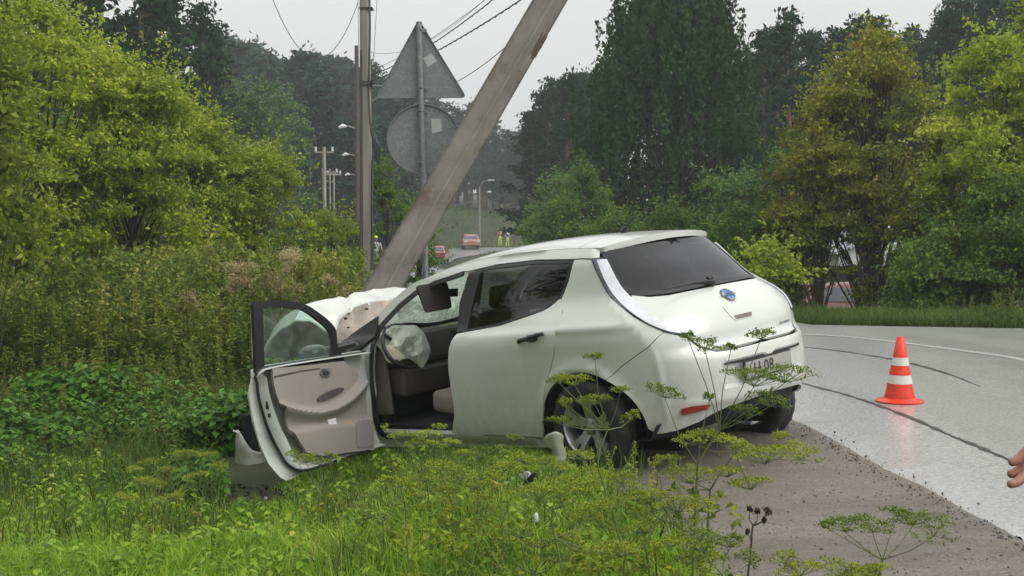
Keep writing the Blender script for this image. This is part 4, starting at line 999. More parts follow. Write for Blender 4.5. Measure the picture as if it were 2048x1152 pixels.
# ---- side pieces
RD = [(1.40, .245), (1.32, .39), (1.30, .5), (1.28, .73), (1.235, .91), (1.19, .985), (.75, 1.022), (.35, 1.10), (.21, 1.17), (.155, 1.08), (.14, .95), (.19, .81), (.29, .64), (.345, .50), (.41, .32), (.46, .23)]
RWIN = [(1.20, .992), (1.235, 1.2), (1.185, 1.405), (.9, 1.43), (.5, 1.43), (.14, 1.405), (.165, 1.28), (.215, 1.175), (.35, 1.107), (.75, 1.029)]
RDj = smoothpts(RD[:6], 4)+smoothpts(RD[6:], 4)
rdoor = panel('rear_door', RDj, M_PAINT, car, both=True)
for o, mir in zip(rdoor, (False, True)):
    s = -1 if mir else 1
    def hp(x, y, z): return (x, y*s, z)
    y = float(W(.38, .93))
    # recess cup, handle bar
    cup = panel('handle_recess', [(.38+.065*math.cos(a), .925+.03*math.sin(a)) for a in np.linspace(0, 6.283, 18)[:-1]], M_DARKM, o, mirror=mir, off=.002, thick=.004)
    h = MB(); h.tube([hp(.50, y+.008, .905), hp(.47, y+.035, .915), hp(.38, y+.042, .93), hp(.29, y+.035, .95), hp(.255, y+.008, .955)], [.014, .016, .016, .015, .012], 8); h.build('door_handle', M_DARKM, o, 60)
    panel('pillar_strip', [(1.20, .992), (1.235, 1.2), (1.185, 1.405), (1.05, 1.42), (1.08, 1.2), (1.09, 1.005)], M_BLK, o, mirror=mir, off=.001, thick=.006)
    panel('window', [(1.09, 1.003), (1.08, 1.2), (1.05, 1.42), (.9, 1.43), (.5, 1.43), (.14, 1.405), (.165, 1.28), (.215, 1.175), (.35, 1.107), (.75, 1.029)], G_TINT, o, mirror=mir, off=-.006, thick=.004)
    panel('window_seal', [(1.19, .99), (.75, 1.022), (.35, 1.10), (.21, 1.17), (.155, 1.28), (.13, 1.41), (.5, 1.44), (.9, 1.44), (1.19, 1.41), (1.05, 1.405), (.9, 1.418), (.5, 1.418), (.163, 1.395), (.185, 1.28), (.232, 1.185), (.355, 1.118), (.75, 1.04), (1.1, 1.008)], M_BLK, o, mirror=mir, off=.0, thick=.006, gap=.001, step=.02)
# roof rail with the windscreen pillar
top = [(x, float(ZE(x))) for x in np.linspace(-.13, 2.50, 42)]
ap = [(2.58, .905), (2.50, .93), (2.36, .985), (2.235, 1.03), (2.13, 1.105), (1.95, 1.235), (1.79, 1.315), (1.57, 1.375), (1.40, 1.40), (1.25, 1.425), (1.20, 1.42), (.9, 1.445), (.5, 1.445), (.13, 1.42), (.06, 1.42), (-.035, 1.41), (-.13, 1.41)]
rail = panel('roof_rail', top+ap, M_PAINT, car, both=True, gap=.002)
# black door seal round the opening and the hinge pillar
panel('door_seal', [(1.25, 1.425), (1.40, 1.40), (1.57, 1.375), (1.79, 1.315), (1.95, 1.235), (2.13, 1.105), (2.185, 1.03), (2.19, .9), (2.25, .66), (2.29, .4), (2.28, .20), (2.20, .12), (2.16, .15), (2.235, .24), (2.25, .4), (2.21, .66), (2.15, .88), (2.14, 1.03), (2.09, 1.09), (1.93, 1.205), (1.77, 1.285), (1.56, 1.345), (1.40, 1.37), (1.25, 1.395)], M_BLK, car, gap=0, off=-.004, step=.03, thick=.012)
hp_ = panel('hinge_pillar', [(2.185, 1.03), (2.235, 1.03), (2.30, .95), (2.42, .9), (2.52, .8), (2.52, .2), (2.45, .13), (2.25, .10), (2.28, .20), (2.29, .4), (2.25, .66), (2.19, .9)], M_JAMB, car, gap=.002, off=-.012, thick=.05, wob=.02)
for (s_, z_) in ((2.36, .80), (2.30, .80), (2.33, .71), (2.37, .60), (2.33, .45)):
    panel('bolt_hole', [(s_+.014*math.cos(a), z_+.014*math.sin(a)) for a in np.linspace(0, 6.283, 10)[:-1]], M_BLK, hp_, off=.004, gap=0, thick=.004)
def spx(px, py, y=.86):
    h = chit(px, py, (0, y, 0), (0, 1, 0)); return (h.x, h.z)
tri = panel('corner_window_frame', [spx(676, 694), spx(700, 668, .84), spx(735, 644, .8), spx(752, 634, .78), spx(752, 652, .8), spx(744, 676), spx(722, 700), spx(706, 730), spx(692, 742), spx(680, 722)], M_BLK, car, gap=.001, off=.012, thick=.04)
panel('corner_window', [spx(694, 706), spx(712, 686), spx(722, 690), spx(706, 712), spx(696, 724)], glassmat('corner_glass', (.35, .45, .42), dust=.3), tri, gap=0, off=.015, thick=.004)
# sill
panel('door_sill', [(2.36, .24), (2.28, .235), (1.5, .235), (.52, .225), (.47, .15), (1.4, .13), (2.36, .10)], M_PAINT, car, both=True, gap=.003, off=-.006, thick=.05)
# quarter panel
ARC = [(-.03+.425*math.cos(a), .30+.385*math.sin(a)) for a in np.linspace(math.radians(28), math.radians(120), 16)]
QP = [(.405, .335), (.345, .50), (.29, .64), (.19, .81), (.14, .95), (.155, 1.08), (.205, 1.17), (.155, 1.28), (.125, 1.415), (.06, 1.415), (-.035, 1.405), (-.13, 1.27), (-.24, 1.15), (-.50, 1.02), (-.76, .905), (-.57, .83), (-.37, .72), (-.2425, .633)]
QPp = QP+ARC[::-1][1:]
QPp = [(.405, .48)]+QP[1:] if False else QPp
quarter = panel('rear_wing', QPp, M_PAINT, car, both=True, gap=.0025)
# arch liner
for s in (1, -1):
    V = []; Fq = []; n = 24
    for i in range(n+1):
        a = math.radians(-12+204*i/n); x = -.03+.415*math.cos(a); z = .30+.375*math.sin(a)
        V += [(x, s*(float(W(x, max(.2, z)))-.006), z), (x, s*.50, z)]
        if i: Fq.append((2*i-2, 2*i-1, 2*i+1, 2*i))
    V += [(-.5, s*.50, .1), (.5, s*.50, .1), (.5, s*.50, .8), (-.5, s*.50, .8)]; k = len(V)-4; Fq.append((k, k+1, k+2, k+3))
    link('wheel_arch_liner', mesh_py('wheel_arch_liner', V, Fq), M_UNDER, car)
# lamps
LO = [(-.04, 1.405), (-.13, 1.27), (-.24, 1.15), (-.50, 1.02), (-.76, .905), (-.95, .868)]
LI = [(-.93, .885), (-.84, .925), (-.64, 1.01), (-.44, 1.105), (-.29, 1.22), (-.18, 1.405)]
LOs = smoothpts(LO, 5); LIs = smoothpts(LI, 5)
LM = [(-.105, 1.395), (-.19, 1.25), (-.31, 1.13), (-.52, 1.03)]; LMs = smoothpts(LM, 5)
lamps = panel('tail_lamp', LOs+LIs, M_LENSD, car, both=True, gap=.003, off=.006, thick=.03, step=.03)
for o, mir in zip(lamps, (False, True)):
    cl = [(a*.5+b*.5, c) for (a, c), b in []]
    # clear strip: inner half above, whole width below
    inn = [(-.10, 1.39), (-.185, 1.25), (-.305, 1.13), (-.53, 1.012), (-.76, .914), (-.93, .876), (-.88, .912), (-.68, 1.005), (-.495, 1.10), (-.34, 1.212), (-.225, 1.388)]
    panel('clear_lens', smoothpts(inn[:6], 4)+smoothpts(inn[6:], 4), M_LENS, o, mirror=mir, gap=.001, off=.015, thick=.01, step=.02)
# hatch glass with the tailgate
GZ = 1.135
gl_ = [(-.195, 1.40), (-.31, 1.225), (-.45, 1.15), (-.62, 1.133), (-.80, 1.128), (-1.0, 1.132)]
cenz = [(sc_(z)-.012, z) for z in np.linspace(1.135, 1.465, 7)]
glass = weldsym(panel('rear_window', [(-.19, 1.40)]+smoothpts(gl_, 3)[1:]+cenz+[(-.6, 1.465), (-.15, 1.45)], G_REAR, car, both=True, gap=.002, off=-.004, thick=.01), 'rear_window')
# black border of the rear window
panel('window_border', [(-.185, 1.42)]+smoothpts(gl_, 3)+[(sc_(1.133)+.001, 1.133), (sc_(1.155)+.001, 1.155), (-.80, 1.15), (-.47, 1.175), (-.345, 1.235), (-.24, 1.42)], M_BLK, glass, both=True, gap=0, off=.0005, thick=.004, step=.025)
hz = lambda z: sc_(z)-.012
HT = [(-.445, 1.15)]+[(-.62, 1.126), (-.80, 1.12), (-1.0, 1.125)]+[(hz(z), z) for z in (1.128, 1.05, .97, .89, .80, .745)]+[(-1.3, .742), (-1.17, .748), (-1.08, .785), (-.99, .85), (-.95, .874), (-.93, .887), (-.84, .928), (-.64, 1.013), (-.50, 1.082), (-.44, 1.118)]
# pull handle recess is a hole in the tailgate skin
hole_z = .955
tail = weldsym(panel('tailgate', HT, M_PAINT, car, both=True, gap=.004, step=.035, thick=.02), 'tailgate')
def rear_pt(y, z, off=0.0):
    "point of the rear surface at lateral y"
    s0, s1 = sc_(z), float(XC(z)); yy = abs(y)
    for _ in range(40):
        sm_ = (s0+s1)/2
        if body(np.array([sm_]), np.array([z]))[0][1] < yy: s0 = sm_
        else: s1 = sm_
    p = body(np.array([s0]), np.array([z]))[0]; e = 1e-3
    ds = body(np.array([s0+e]), np.array([z]))[0]-body(np.array([s0-e]), np.array([z]))[0]; dz = body(np.array([s0]), np.array([z+e]))[0]-body(np.array([s0]), np.array([z-e]))[0]
    n = np.cross(dz, ds); n /= np.linalg.norm(n)
    if y < 0: p = p*[1, -1, 1]; n = n*[1, -1, 1]
    return Vector(p), Vector(n)
def rsurf(yy, zz):
    "rear surface as a function of (−y, z): used for badges and the like"
    out = np.zeros((len(yy), 3))
    for i, (a, b) in enumerate(zip(yy, zz)): out[i] = rear_pt(-a, b)[0]
    return out
def rpanel(name, poly, mat, parent, off=.003, thick=.006, step=.03, gap=0, **k):
    # rsurf uses (-y,z) so that ds x dz points backwards when flipped
    o = panel(name, [(p[0], p[1]) for p in poly], mat, parent, surf=lambda a, b: rsurf(a, b), flip=True, off=off, gap=gap, thick=thick, step=step, **k); return o
YC = .06
def ell(cx, cz, rx, rz, n=20): return [(-(cx)+rx*math.cos(a), cz+rz*math.sin(a)) for a in np.linspace(0, 6.283, n+1)[:-1]]
rec = rpanel('handle_recess', rounded([(-YC-.15, 1.0), (-YC+.15, 1.0), (-YC+.13, .93), (-YC+.10, .895), (-YC-.10, .895), (-YC-.13, .93)], .04), M_PAINT, tail, off=.004, thick=.004)
rpanel('handle_slot', rounded([(-YC-.10, .925), (-YC+.10, .925), (-YC+.085, .900), (-YC-.085, .900)], .02), pmat('slot_grey', (.16, .14, .12), .6, .2, 9), tail, off=.007, thick=.003)
# round badge
bp, bn = rear_pt(YC, 1.055); zax = bn; xax = Vector((0, -1, 0)); xax = (xax-zax*xax.dot(zax)).normalized(); yax = zax.cross(xax)
BMt = Matrix((xax, yax, zax)).transposed().to_4x4(); BMt.translation = bp+bn*.006
def on_badge(V): return [BMt @ Vector(v) for v in V]
bd = MB(); V, Fc = lathe([(0.0001, .004), (.046, .004), (.050, 0)], 28); bd.add(on_badge(V), Fc); badge = bd.build('badge', M_BLUE, tail)
r_ = MB(); V, Fc = lathe([(.045, .003), (.047, .009), (.053, .010), (.057, .005), (.057, -.004), (.045, -.002)], 28); r_.add(on_badge(V), Fc); V = [(-.066, -.011, .004), (.066, -.011, .004), (.066, .011, .004), (-.066, .011, .004), (-.066, -.011, .013), (.066, -.011, .013), (.066, .011, .013), (-.066, .011, .013)]; r_.add(on_badge(V), [(4, 5, 6, 7), (0, 1, 5, 4), (1, 2, 6, 5), (2, 3, 7, 6), (3, 0, 4, 7)]); r_.build('badge_ring', M_CHROME, badge)
def text_mesh(name, body_, size, mat, parent, M4, ext=.001, align='CENTER'):
    cu = bpy.data.curves.new(name, 'FONT'); cu.body = body_; cu.size = size; cu.extrude = ext; cu.align_x = align; cu.align_y = 'CENTER'; cu.resolution_u = 2
    tmp = bpy.data.objects.new(name, cu); COL.objects.link(tmp); dg = bpy.context.evaluated_depsgraph_get(); dg.update()
    me = bpy.data.meshes.new_from_object(tmp.evaluated_get(dg)); bpy.data.objects.remove(tmp); me.transform(M4); me.name = name
    me.materials.clear(); return link(name, me, mat, parent)
text_mesh('badge_lettering', 'NISSAN', .024, M_BLUE, badge, BMt @ Matrix.Translation((0, 0, .0145)))
def rear_mat(y, z, off, scale=1):
    p, n = rear_pt(y, z); x = Vector((0, -1, 0)); 
    q, _ = rear_pt(y-.05, z); x = (q-p).normalized(); yv = n.cross(x); M = Matrix((x, yv, n)).transposed().to_4x4(); M.translation = p+n*off; return M
text_mesh('model_lettering', 'LEAF', .042, M_CHROME, tail, rear_mat(.43, .80, .012))
text_mesh('model_lettering', 'ZERO EMISSION', .024, M_CHROME, tail, rear_mat(-.38, .81, .012))
# wiper
wp, wn = rear_pt(0.08, 1.16); w0 = Vector(chit(1425, 562, wp+wn*.03, wn)); w1 = Vector(chit(1330, 578, wp+wn*.02, wn))
wb = MB(); wb.tube([w0, w0.lerp(w1, .4)+wn*.015, w1], [.022, .013, .007], 6); wiper = wb.build('rear_wiper', M_BLK, tail)
wc = MB(); wc.tube([w0-wn*.03, w0+wn*.012], [.03, .026], 10); wc.tube([w0.lerp(w1, .12)+wn*.012+Vector((0, 0, .012)), w0.lerp(w1, .02)+Vector((0, 0, .025))], [.012, .02], 6); wc.build('wiper_hub', M_BLK, wiper)
# bumper
BP = [(hz(z), z) for z in (.733, .65, .55, .47, .395)]+[(-1.35, .385), (-1.20, .375), (-1.06, .35), (-.92, .31), (-.70, .275), (-.50, .262), (-.455, .30)]
arcb = [(-.03+.425*math.cos(a), .30+.385*math.sin(a)) for a in np.linspace(math.radians(172), math.radians(120), 10)][:-1]
BP += arcb+[(-.2425, .633), (-.37, .72), (-.57, .83), (-.76, .905), (-.95, .860), (-.985, .842), (-1.07, .777), (-1.165, .738), (-1.3, .732)]
def brelief(V2):
    z = V2[:, 1]; s = V2[:, 0]
    # plate recess and the lip above the lower edge
    r = -.026*(np.clip((.655-z)/.008, 0, 1)*np.clip((z-.495)/.012, 0, 1)*np.clip(((XC(z)-LR+.36)-s)/.015, 0, 1))
    r = r+.012*np.exp(-((z-.43)/.025)**2)*np.clip((-.72-s)/.15, 0, 1)
    r = r+.011*np.exp(-((s+.60)/.028)**2)*np.clip((.82-z)/.12, 0, 1)*np.clip((z-.30)/.1, 0, 1)
    return r
bumper = weldsym(panel('rear_bumper', BP, M_PAINT, car, both=True, gap=.0025, step=.022, thick=.02, relief=brelief), 'rear_bumper')
for y0, mir in ((.64, False), (-.64, True)):
    panel('reflector', rounded([(-.745, .415), (-.745, .375), (-.98, .392), (-1.02, .42), (-.86, .425)], .012), M_RED, bumper, mirror=mir, gap=0, off=.015, thick=.012, step=.02)
# number plate: frame, plate, characters
PMt = rear_mat(.045, .585, -.004)
pf = MB(); pf.add([PMt @ Vector(v) for v in [(x, y, z) for z in (.0, .012) for (x, y) in ((-.265, -.062), (.265, -.062), (.265, .062), (-.265, .062))]], [(4, 5, 6, 7), (0, 1, 5, 4), (1, 2, 6, 5), (2, 3, 7, 6), (3, 0, 4, 7)])
frame = pf.build('plate_frame', M_BLK, bumper)
pf = MB(); pf.add([PMt @ Vector(v) for v in [(x, y, z) for z in (.008, .016) for (x, y) in ((-.256, -.053), (.256, -.053), (.256, .053), (-.256, .053))]], [(4, 5, 6, 7), (0, 1, 5, 4), (1, 2, 6, 5), (2, 3, 7, 6), (3, 0, 4, 7)])
pf.build('number_plate', M_PLATE, frame)
text_mesh('plate_characters', 'H 08', .115, M_BLK, frame, PMt @ Matrix.Translation((-.06, -.004, .0185)), .0006)
panel('plate_lamp_strip', [(hz(.655), .662), (hz(.655)+.34, .662), (hz(.655)+.34, .645), (hz(.655), .645)], M_BLK, bumper, both=True, gap=0, off=-.01, thick=.01, step=.03)
# dark skirt under the bumper and floor pan
sk = MB(); n = 18; pts = []
for i in range(n+1):
    y = -.80+1.6*i/n; z = .37 if abs(y) < .5 else .30; p, _ = rear_pt(y if abs(y) < .72 else .72*np.sign(y), max(z, .27)); pts.append(Vector((p.x+.05, y, z+.03)))
V = []; Fq = []
for i, p in enumerate(pts):
    V += [p, p+Vector((.07, 0, -.10)), p+Vector((.5, 0, -.13))]
    if i: o = 3*i; Fq += [(o-3, o-2, o+1, o), (o-2, o-1, o+2, o+1)]
sk.add(V, Fq); sk.build('under_skirt', M_UNDER, car)
ub = bmesh.new(); add_box(ub, (1.35, 0, .21), (2.5, 1.52, .10), None, .03); add_box(ub, (-.25, 0, .30), (.7, .9, .14), None, .03); add_box(ub, (0, 0, .30), (.12, 1.3, .09), None, .02); add_box(ub, (3.0, 0, .3), (.8, 1.2, .2), None, .03)
link('floor_pan', bm_mesh('floor_pan', ub), M_UNDER, car)
# roof and spoiler
def roof_surf(x, y):
    x = np.asarray(x, float); y = np.asarray(y, float); xe = np.maximum(x, -.06); ye = W(xe, ZE(xe))-.0; k = np.clip(1-(y/ye)**2, 0, 1)
    z = ZE(np.maximum(x, -.3))+.062*k**.8
    return np.stack([x, y, z], -1)
def yroof(x): return float(W(max(x, -.06), ZE(max(x, -.06))))-.003
rl = [(x, yroof(x)) for x in np.linspace(.13, 1.60, 18)]
front = [(1.60+.10*(1-(y/yroof(1.6))**2), y) for y in np.linspace(yroof(1.6), -yroof(1.6), 9)][1:-1]
RO = [(x, y) for x, y in rl]+front+[(x, -y) for x, y in rl[::-1]]
panel('roof', RO, M_PAINT, car, surf=lambda a, b: roof_surf(a, b), gap=.002, step=.08, thick=.02, flip=True)
sl_ = [(x, yroof(x)) for x in (.122, .06, 0, -.05, -.085)]
back = [(-.10-.13*(1-(abs(y)/.58)**2.2), y) for y in np.linspace(.575, -.575, 13)]
SPO = sl_+back+[(x, -y) for x, y in sl_[::-1]]
spoiler = panel('rear_spoiler', SPO, M_PAINT, car, surf=lambda a, b: roof_surf(a, b), gap=.003, step=.05, thick=.042, solid=True, flip=True)
# ---- windscreen
def ws_surf(t, u):
    "t across -1..1, u from roof (0) to cowl (1)"
    t = np.asarray(t, float); u = np.asarray(u, float); xe = 1.62+.86*u; ze = ZE(xe)+.004; ye = W(xe, ze)-.035
    bow = (1-t**2); x = xe+bow*(.10+.14*u); z = ze+bow*.03
    dent = vnoise(t*1.0+5, u*1.0+5, .23, 61)*.05*np.sin(math.pi*np.clip(u, 0, 1))
    dent = dent-.10*np.exp(-(((t+.25)/.35)**2+((u-.7)/.25)**2))
    return np.stack([x-dent*.6, ye*t, z+dent], -1)
panel('windscreen', rounded([(-.97, .0), (.97, .0), (.97, .97), (-.97, .97)], .05), M_CRACK, car, surf=ws_surf, gap=0, step=.06, thick=.005)
panel('windscreen_frit', [(-.98, .9), (.98, .9), (.98, 1.0), (-.98, 1.0)], M_BLK, car, surf=ws_surf, gap=0, step=.06, thick=.005, off=-.006)
# ---- crumpled bonnet, thrown up in front of the windscreen
# lower edge and ridge follow the folded metal; every point has its own distance
def bez(pts, n): return smoothpts([tuple(p) for p in pts], n)
low = [chit(a, b, (x_, 0, 0), (1, 0, .0)) for a, b, x_ in ((668, 672, 2.72), (682, 640, 2.76), (705, 617, 2.80), (742, 604, 2.84), (790, 598, 2.88), (850, 605, 2.92), (910, 620, 2.9))]
rid = [chit(a, b, (x_, 0, 0), (1, 0, .0)) for a, b, x_ in ((585, 640, 2.98), (606, 611, 3.02), (650, 598, 3.08), (710, 588, 3.10), (780, 577, 3.10), (850, 582, 3.08), (930, 600, 3.0))]
V = []; Fq = []; rows = 16; colsn = 46
def cur(pts, t):
    k = t*(len(pts)-1); i = min(int(k), len(pts)-2); f = k-i; f = f*f*(3-2*f)*.35+f*.65; return pts[i].lerp(pts[i+1], f)
for i in range(rows+1):
    v = i/rows
    for j in range(colsn+1):
        u = j/colsn; a = cur(low, u); b = cur(rid, u)
        if v <= .5:
            k = v/.5; p = a.lerp(b, k); p.z += .035*math.sin(k*math.pi)
        else:
            k = (v-.5)/.5; p = b+Vector((.62*k, (.06 if u < .5 else -.05)*k, -.02-.42*k*k-.05*math.sin(u*9+k*4)*k))
        p.z += float(vnoise(np.array([u*3.]), np.array([v*3.]), .55, 71)[0])*.03*(v > .05); p.z -= .035*math.exp(-((u-.32-.25*v)/.022)**2)+.03*math.exp(-((u-.62+.3*v)/.02)**2); p.x += float(vnoise(np.array([u*3.+4]), np.array([v*3.]), .4, 72)[0])*.05; p.z += (abs(float(vnoise(np.array([u*5.+v*2+2]), np.array([v*4.+1]), .45, 73)[0]))-.12)*.035*(v > .05)*(v < .95)
        V.append(p)
for i in range(rows):
    for j in range(colsn): o = i*(colsn+1)+j; Fq.append((o, o+1, o+colsn+2, o+colsn+1))
bon = link('bonnet', mesh_py('bonnet', V, Fq), M_PAINT, car); smooth_ang(bon.data, 24); md = bon.modifiers.new('s', 'SOLIDIFY'); md.thickness = .02
# insulation and cowl seen below the lifted bonnet
M_PINK = pmat('bare_cowl', (.50, .44, .38), .6, .18, 9, dirt=((.30, .24, .20), 12, .5, .75), bmp=.01, bscale=20)
cow = [(a, b) for a, b in ((668, 690), (676, 645), (702, 618), (742, 605), (790, 599), (800, 640), (740, 680), (700, 706))]
cp = [chit(a, b, (2.80, 0, 0), (1, 0, 0)) for a, b in cow]
panel('bonnet_lining', [(-p.y, p.z) for p in cp], M_PINK, car, surf=lambda u, v: np.stack([2.80+.10*(v-.9)+0*u, -u, v], -1), gap=0, step=.04, thick=.02, wob=.05, flip=True)
for a, b, r in ((690, 637, .012), (732, 618, .01), (695, 655, .008), (735, 607, .016)):
    p = chit(a, b, (2.76, 0, 0), (1, 0, 0)); c = MB(); c.tube([p, p+Vector((-.02, 0, 0))], r, 8); c.build('clip', M_BLK if r < .015 else M_WHITEP, car)
# front wings (behind the open door), crushed
for s in (1, -1):
    V = []; Fq = []
    for i in range(13):
        x = 2.50+.075*i*(.8 if s > 0 else 1)
        for j in range(9):
            z = .25+.08*j*(1-.02*i); r = math.hypot(x-2.7, z-.31)
            y = float(W(x, z))-.03*i/12+float(vnoise(np.array([x*1.]), np.array([z*1.]), .15, 74)[0])*.09*(i/12)
            if r < .37 and z < .68: z = .31+math.sqrt(max(0, .37**2-(x-2.7)**2)) if abs(x-2.7) < .37 else z
            V.append((x, s*y, z))
    for i in range(12):
        for j in range(8): o = i*9+j; Fq.append((o, o+1, o+10, o+9) if s > 0 else (o+9, o+10, o+1, o))
    o = link('front_wing', mesh_py('front_wing', V, Fq), M_PAINT, car); md = o.modifiers.new('s', 'SOLIDIFY'); md.thickness = .012
eng = bmesh.new(); add_box(eng, (3.05, 0, .6), (.7, 1.2, .5), (0, .1, .05), .06); add_box(eng, (2.95, .3, .88), (.35, .4, .16), (.1, .2, .3), .03); add_box(eng, (2.9, -.3, .86), (.4, .3, .2), (0, -.1, -.2), .03)
link('motor_block', bm_mesh('motor_block', eng), M_DARKM, car)

# ---- interior
def dash():
    bm = bmesh.new(); add_box(bm, (2.28, 0, .84), (.42, 1.42, .26), (0, .12, 0), .07, 3); add_box(bm, (2.22, 0, .62), (.36, 1.40, .22), (0, -.15, 0), .05, 3); add_box(bm, (2.0, 0, .5), (.75, .26, .36), (0, .1, 0), .05, 3)
    return link('dashboard', smooth_ang(bm_mesh('dashboard', bm)), M_DASH, car)
db = dash()
box_obj('glove_box', (2.08, -.40, .70), (.05, .5, .2), M_DASH, db, (0, .1, 0), .02)
box_obj('firewall', (2.50, 0, .55), (.05, 1.5, .8), M_UNDER, car, None, .01)
box_obj('cabin_floor', (1.2, 0, .275), (2.6, 1.5, .03), M_UNDER, car, None, .005)
box_obj('kick_panel', (2.26, .77, .62), (.22, .03, .5), pmat('kick_trim', (.13, .115, .10), .7, .1, 5), car, (0, 0, .12), .01)
def seat(x, y, w_, name='front_seat', tilt=.22):
    t = box_obj(name, (x, y, .42), (.52, w_, .17), M_BEIGED, car, (0, -.12, 0), .06, 3)
    box_obj('backrest', (x-.34, y, .78), (.15, w_*.96, .66), M_BEIGED, t, (0, -tilt, 0), .06, 3)
    box_obj('headrest', (x-.45, y, 1.20), (.10, .27, .17), M_BEIGED, t, (0, -tilt, 0), .045, 3); return t
seat(1.56, .38, .52); seat(1.56, -.38, .52)
rs = box_obj('rear_seat', (.62, 0, .42), (.5, 1.25, .2), M_BEIGED, car, (0, -.1, 0), .06, 3); box_obj('backrest', (.30, 0, .78), (.15, 1.25, .62), M_BEIGED, rs, (0, -.3, 0), .06, 3)
for y in (-.38, .38): box_obj('headrest', (.18, y, 1.16), (.10, .26, .16), M_BEIGED, rs, (0, -.3, 0), .045, 3)
# headlining, pillars on the far side
V = []; Fq = []
for i in range(13):
    x = .0+1.6*i/12
    for j in range(9):
        t = -1+j/4; ye = float(W(x, 1.42))-.05; V.append((x, t*ye, float(ZE(x))-.045+.05*(1-t*t)))
for i in range(12):
    for j in range(8): o = i*9+j; Fq.append((o, o+9, o+10, o+1))
link('headlining', mesh_py('headlining', V, Fq), pmat('headlining', (.30, .28, .25), .9, .06, 5), car)
for s in (1, -1):
    bp_ = MB(); bp_.tube([(1.15, s*.73, .3), (1.14, s*.745, .95), (1.12, s*.585, 1.43)], [.05, .04, .035], 6); bp_.build('centre_pillar', M_BEIGED, car)
# steering wheel and airbag
stc = chit(806, 692, (2.06, 0, 0), (1, 0, 0)); stn = Vector((-1, 0, .45)).normalized(); q = stn.to_track_quat('Z', 'Y').to_matrix()
V, Fc = [], []
for i in range(28):
    a = 6.283*i/28
    for j in range(8):
        b_ = 6.283*j/8; r = .185+.016*math.cos(b_); V.append(stc+q @ Vector((r*math.cos(a), r*math.sin(a), .016*math.sin(b_))))
        Fc.append((i*8+j, ((i+1) % 28)*8+j, ((i+1) % 28)*8+(j+1) % 8, i*8+(j+1) % 8))
sw_ = link('steering_wheel', mesh_py('steering_wheel', V, Fc), M_BLK, car)
hb = MB(); hb.tube([stc-stn*.25, stc-stn*.02], [.04, .06], 10)
for a in (0, 2.4, 3.9): hb.tube([stc-stn*.01, stc+q @ Vector((.18*math.cos(a), .18*math.sin(a), 0))], .015, 6)
hb.build('steering_column', M_BLK, sw_)
def pillow(name, pxpoly, pt, nrm, thick, mat, parent, folds=.03, seed=81, step=.022, power=.5):
    "a limp bag: outline on a plane, swollen towards its middle, with creases"
    n = Vector(nrm).normalized(); u = n.cross(Vector((0, 0, 1))).normalized(); v = u.cross(n).normalized()*-1; v = v if v.z > 0 else -v; pt = Vector(pt)
    pl = [chit(a, b, pt, n)-pt for a, b in pxpoly]; p2 = dens(rounded([(q_.dot(u), q_.dot(v)) for q_ in pl], .02), step)
    V2, T = cdt_fill(p2, step); pa = np.array(p2); d = np.full(len(V2), 1e9)
    for i in range(len(pa)):
        a = pa[i]; b = pa[(i+1) % len(pa)]; L = ((b-a)**2).sum()+1e-12; t = np.clip(((V2-a)@(b-a))/L, 0, 1); d = np.minimum(d, np.hypot(*(V2-a-t[:, None]*(b-a)).T))
    h = thick*np.clip(d/.11, 0, 1)**power+folds*(np.abs(vnoise(V2[:, 0]+V2[:, 1]*.5+3, V2[:, 1]*.8+3, .085, seed)*2)**.8-.5)*np.clip(d/.04, 0, 1)+folds*.5*vnoise(V2[:, 0]+5, V2[:, 1]-V2[:, 0]*.6+5, .04, seed+1)*np.clip(d/.03, 0, 1)
    def to3(V2, h, sgn): return np.array([tuple(pt+u*float(a)+v*float(b)+n*float(c)*sgn) for (a, b), c in zip(V2, h)])
    A = to3(V2, h, 1); B = to3(V2, h*.6, -1); k = len(A); Fc = [tuple(t) for t in T]+[tuple(k+i for i in t[::-1]) for t in T]
    me = mesh_py(name, np.concatenate([A, B]), Fc); bm = bmesh.new(); bm.from_mesh(me); bmesh.ops.remove_doubles(bm, verts=bm.verts, dist=.0008); bmesh.ops.recalc_face_normals(bm, faces=bm.faces); bm.to_mesh(me); bm.free(); smooth_ang(me, 26)
    return link(name, me, mat, parent)
pillow('airbag', [(757, 662), (785, 651), (832, 650), (850, 668), (862, 700), (857, 716), (845, 738), (818, 716), (790, 722), (778, 727), (762, 700), (752, 688)], (1.86, .38, .98), (-.75, .6, .15), .06, M_BAG, car, .10)
pillow('airbag_fold', [(760, 690), (785, 690), (812, 715), (785, 728), (772, 722)], (1.84, .52, .9), (-.75, .6, .15), .02, pmat('airbag_stained', (.50, .47, .38), .85, .15, 8), car, .03, 87)
# sun visor, mirror
def plate_px(name, pxpoly, pt, nrm, th, mat, parent, rnd=.015, bev=None):
    n = Vector(nrm).normalized(); P3 = [chit(a, b, pt, n) for a, b in pxpoly]; c = sum(P3, Vector())/len(P3); u = (P3[1]-P3[0]).normalized(); v = n.cross(u)
    p2 = rounded([((q_-c).dot(u), (q_-c).dot(v)) for q_ in P3], rnd, 4); bm = bmesh.new(); vs_ = [bm.verts.new(c+u*a+v*b) for a, b in p2]; f = bm.faces.new(vs_)
    r = bmesh.ops.extrude_face_region(bm, geom=[f]); 
    for e in r['geom']:
        if isinstance(e, bmesh.types.BMVert): e.co += n*th
    return link(name, smooth_ang(bm_mesh(name, bm), 40), mat, parent)
plate_px('sun_visor', [(830, 572), (892, 564), (902, 617), (850, 626)], (1.58, .3, 1.35), (-1, .15, .1), .02, pmat('visor', (.035, .028, .028), .8, .15, 8), car, .03)
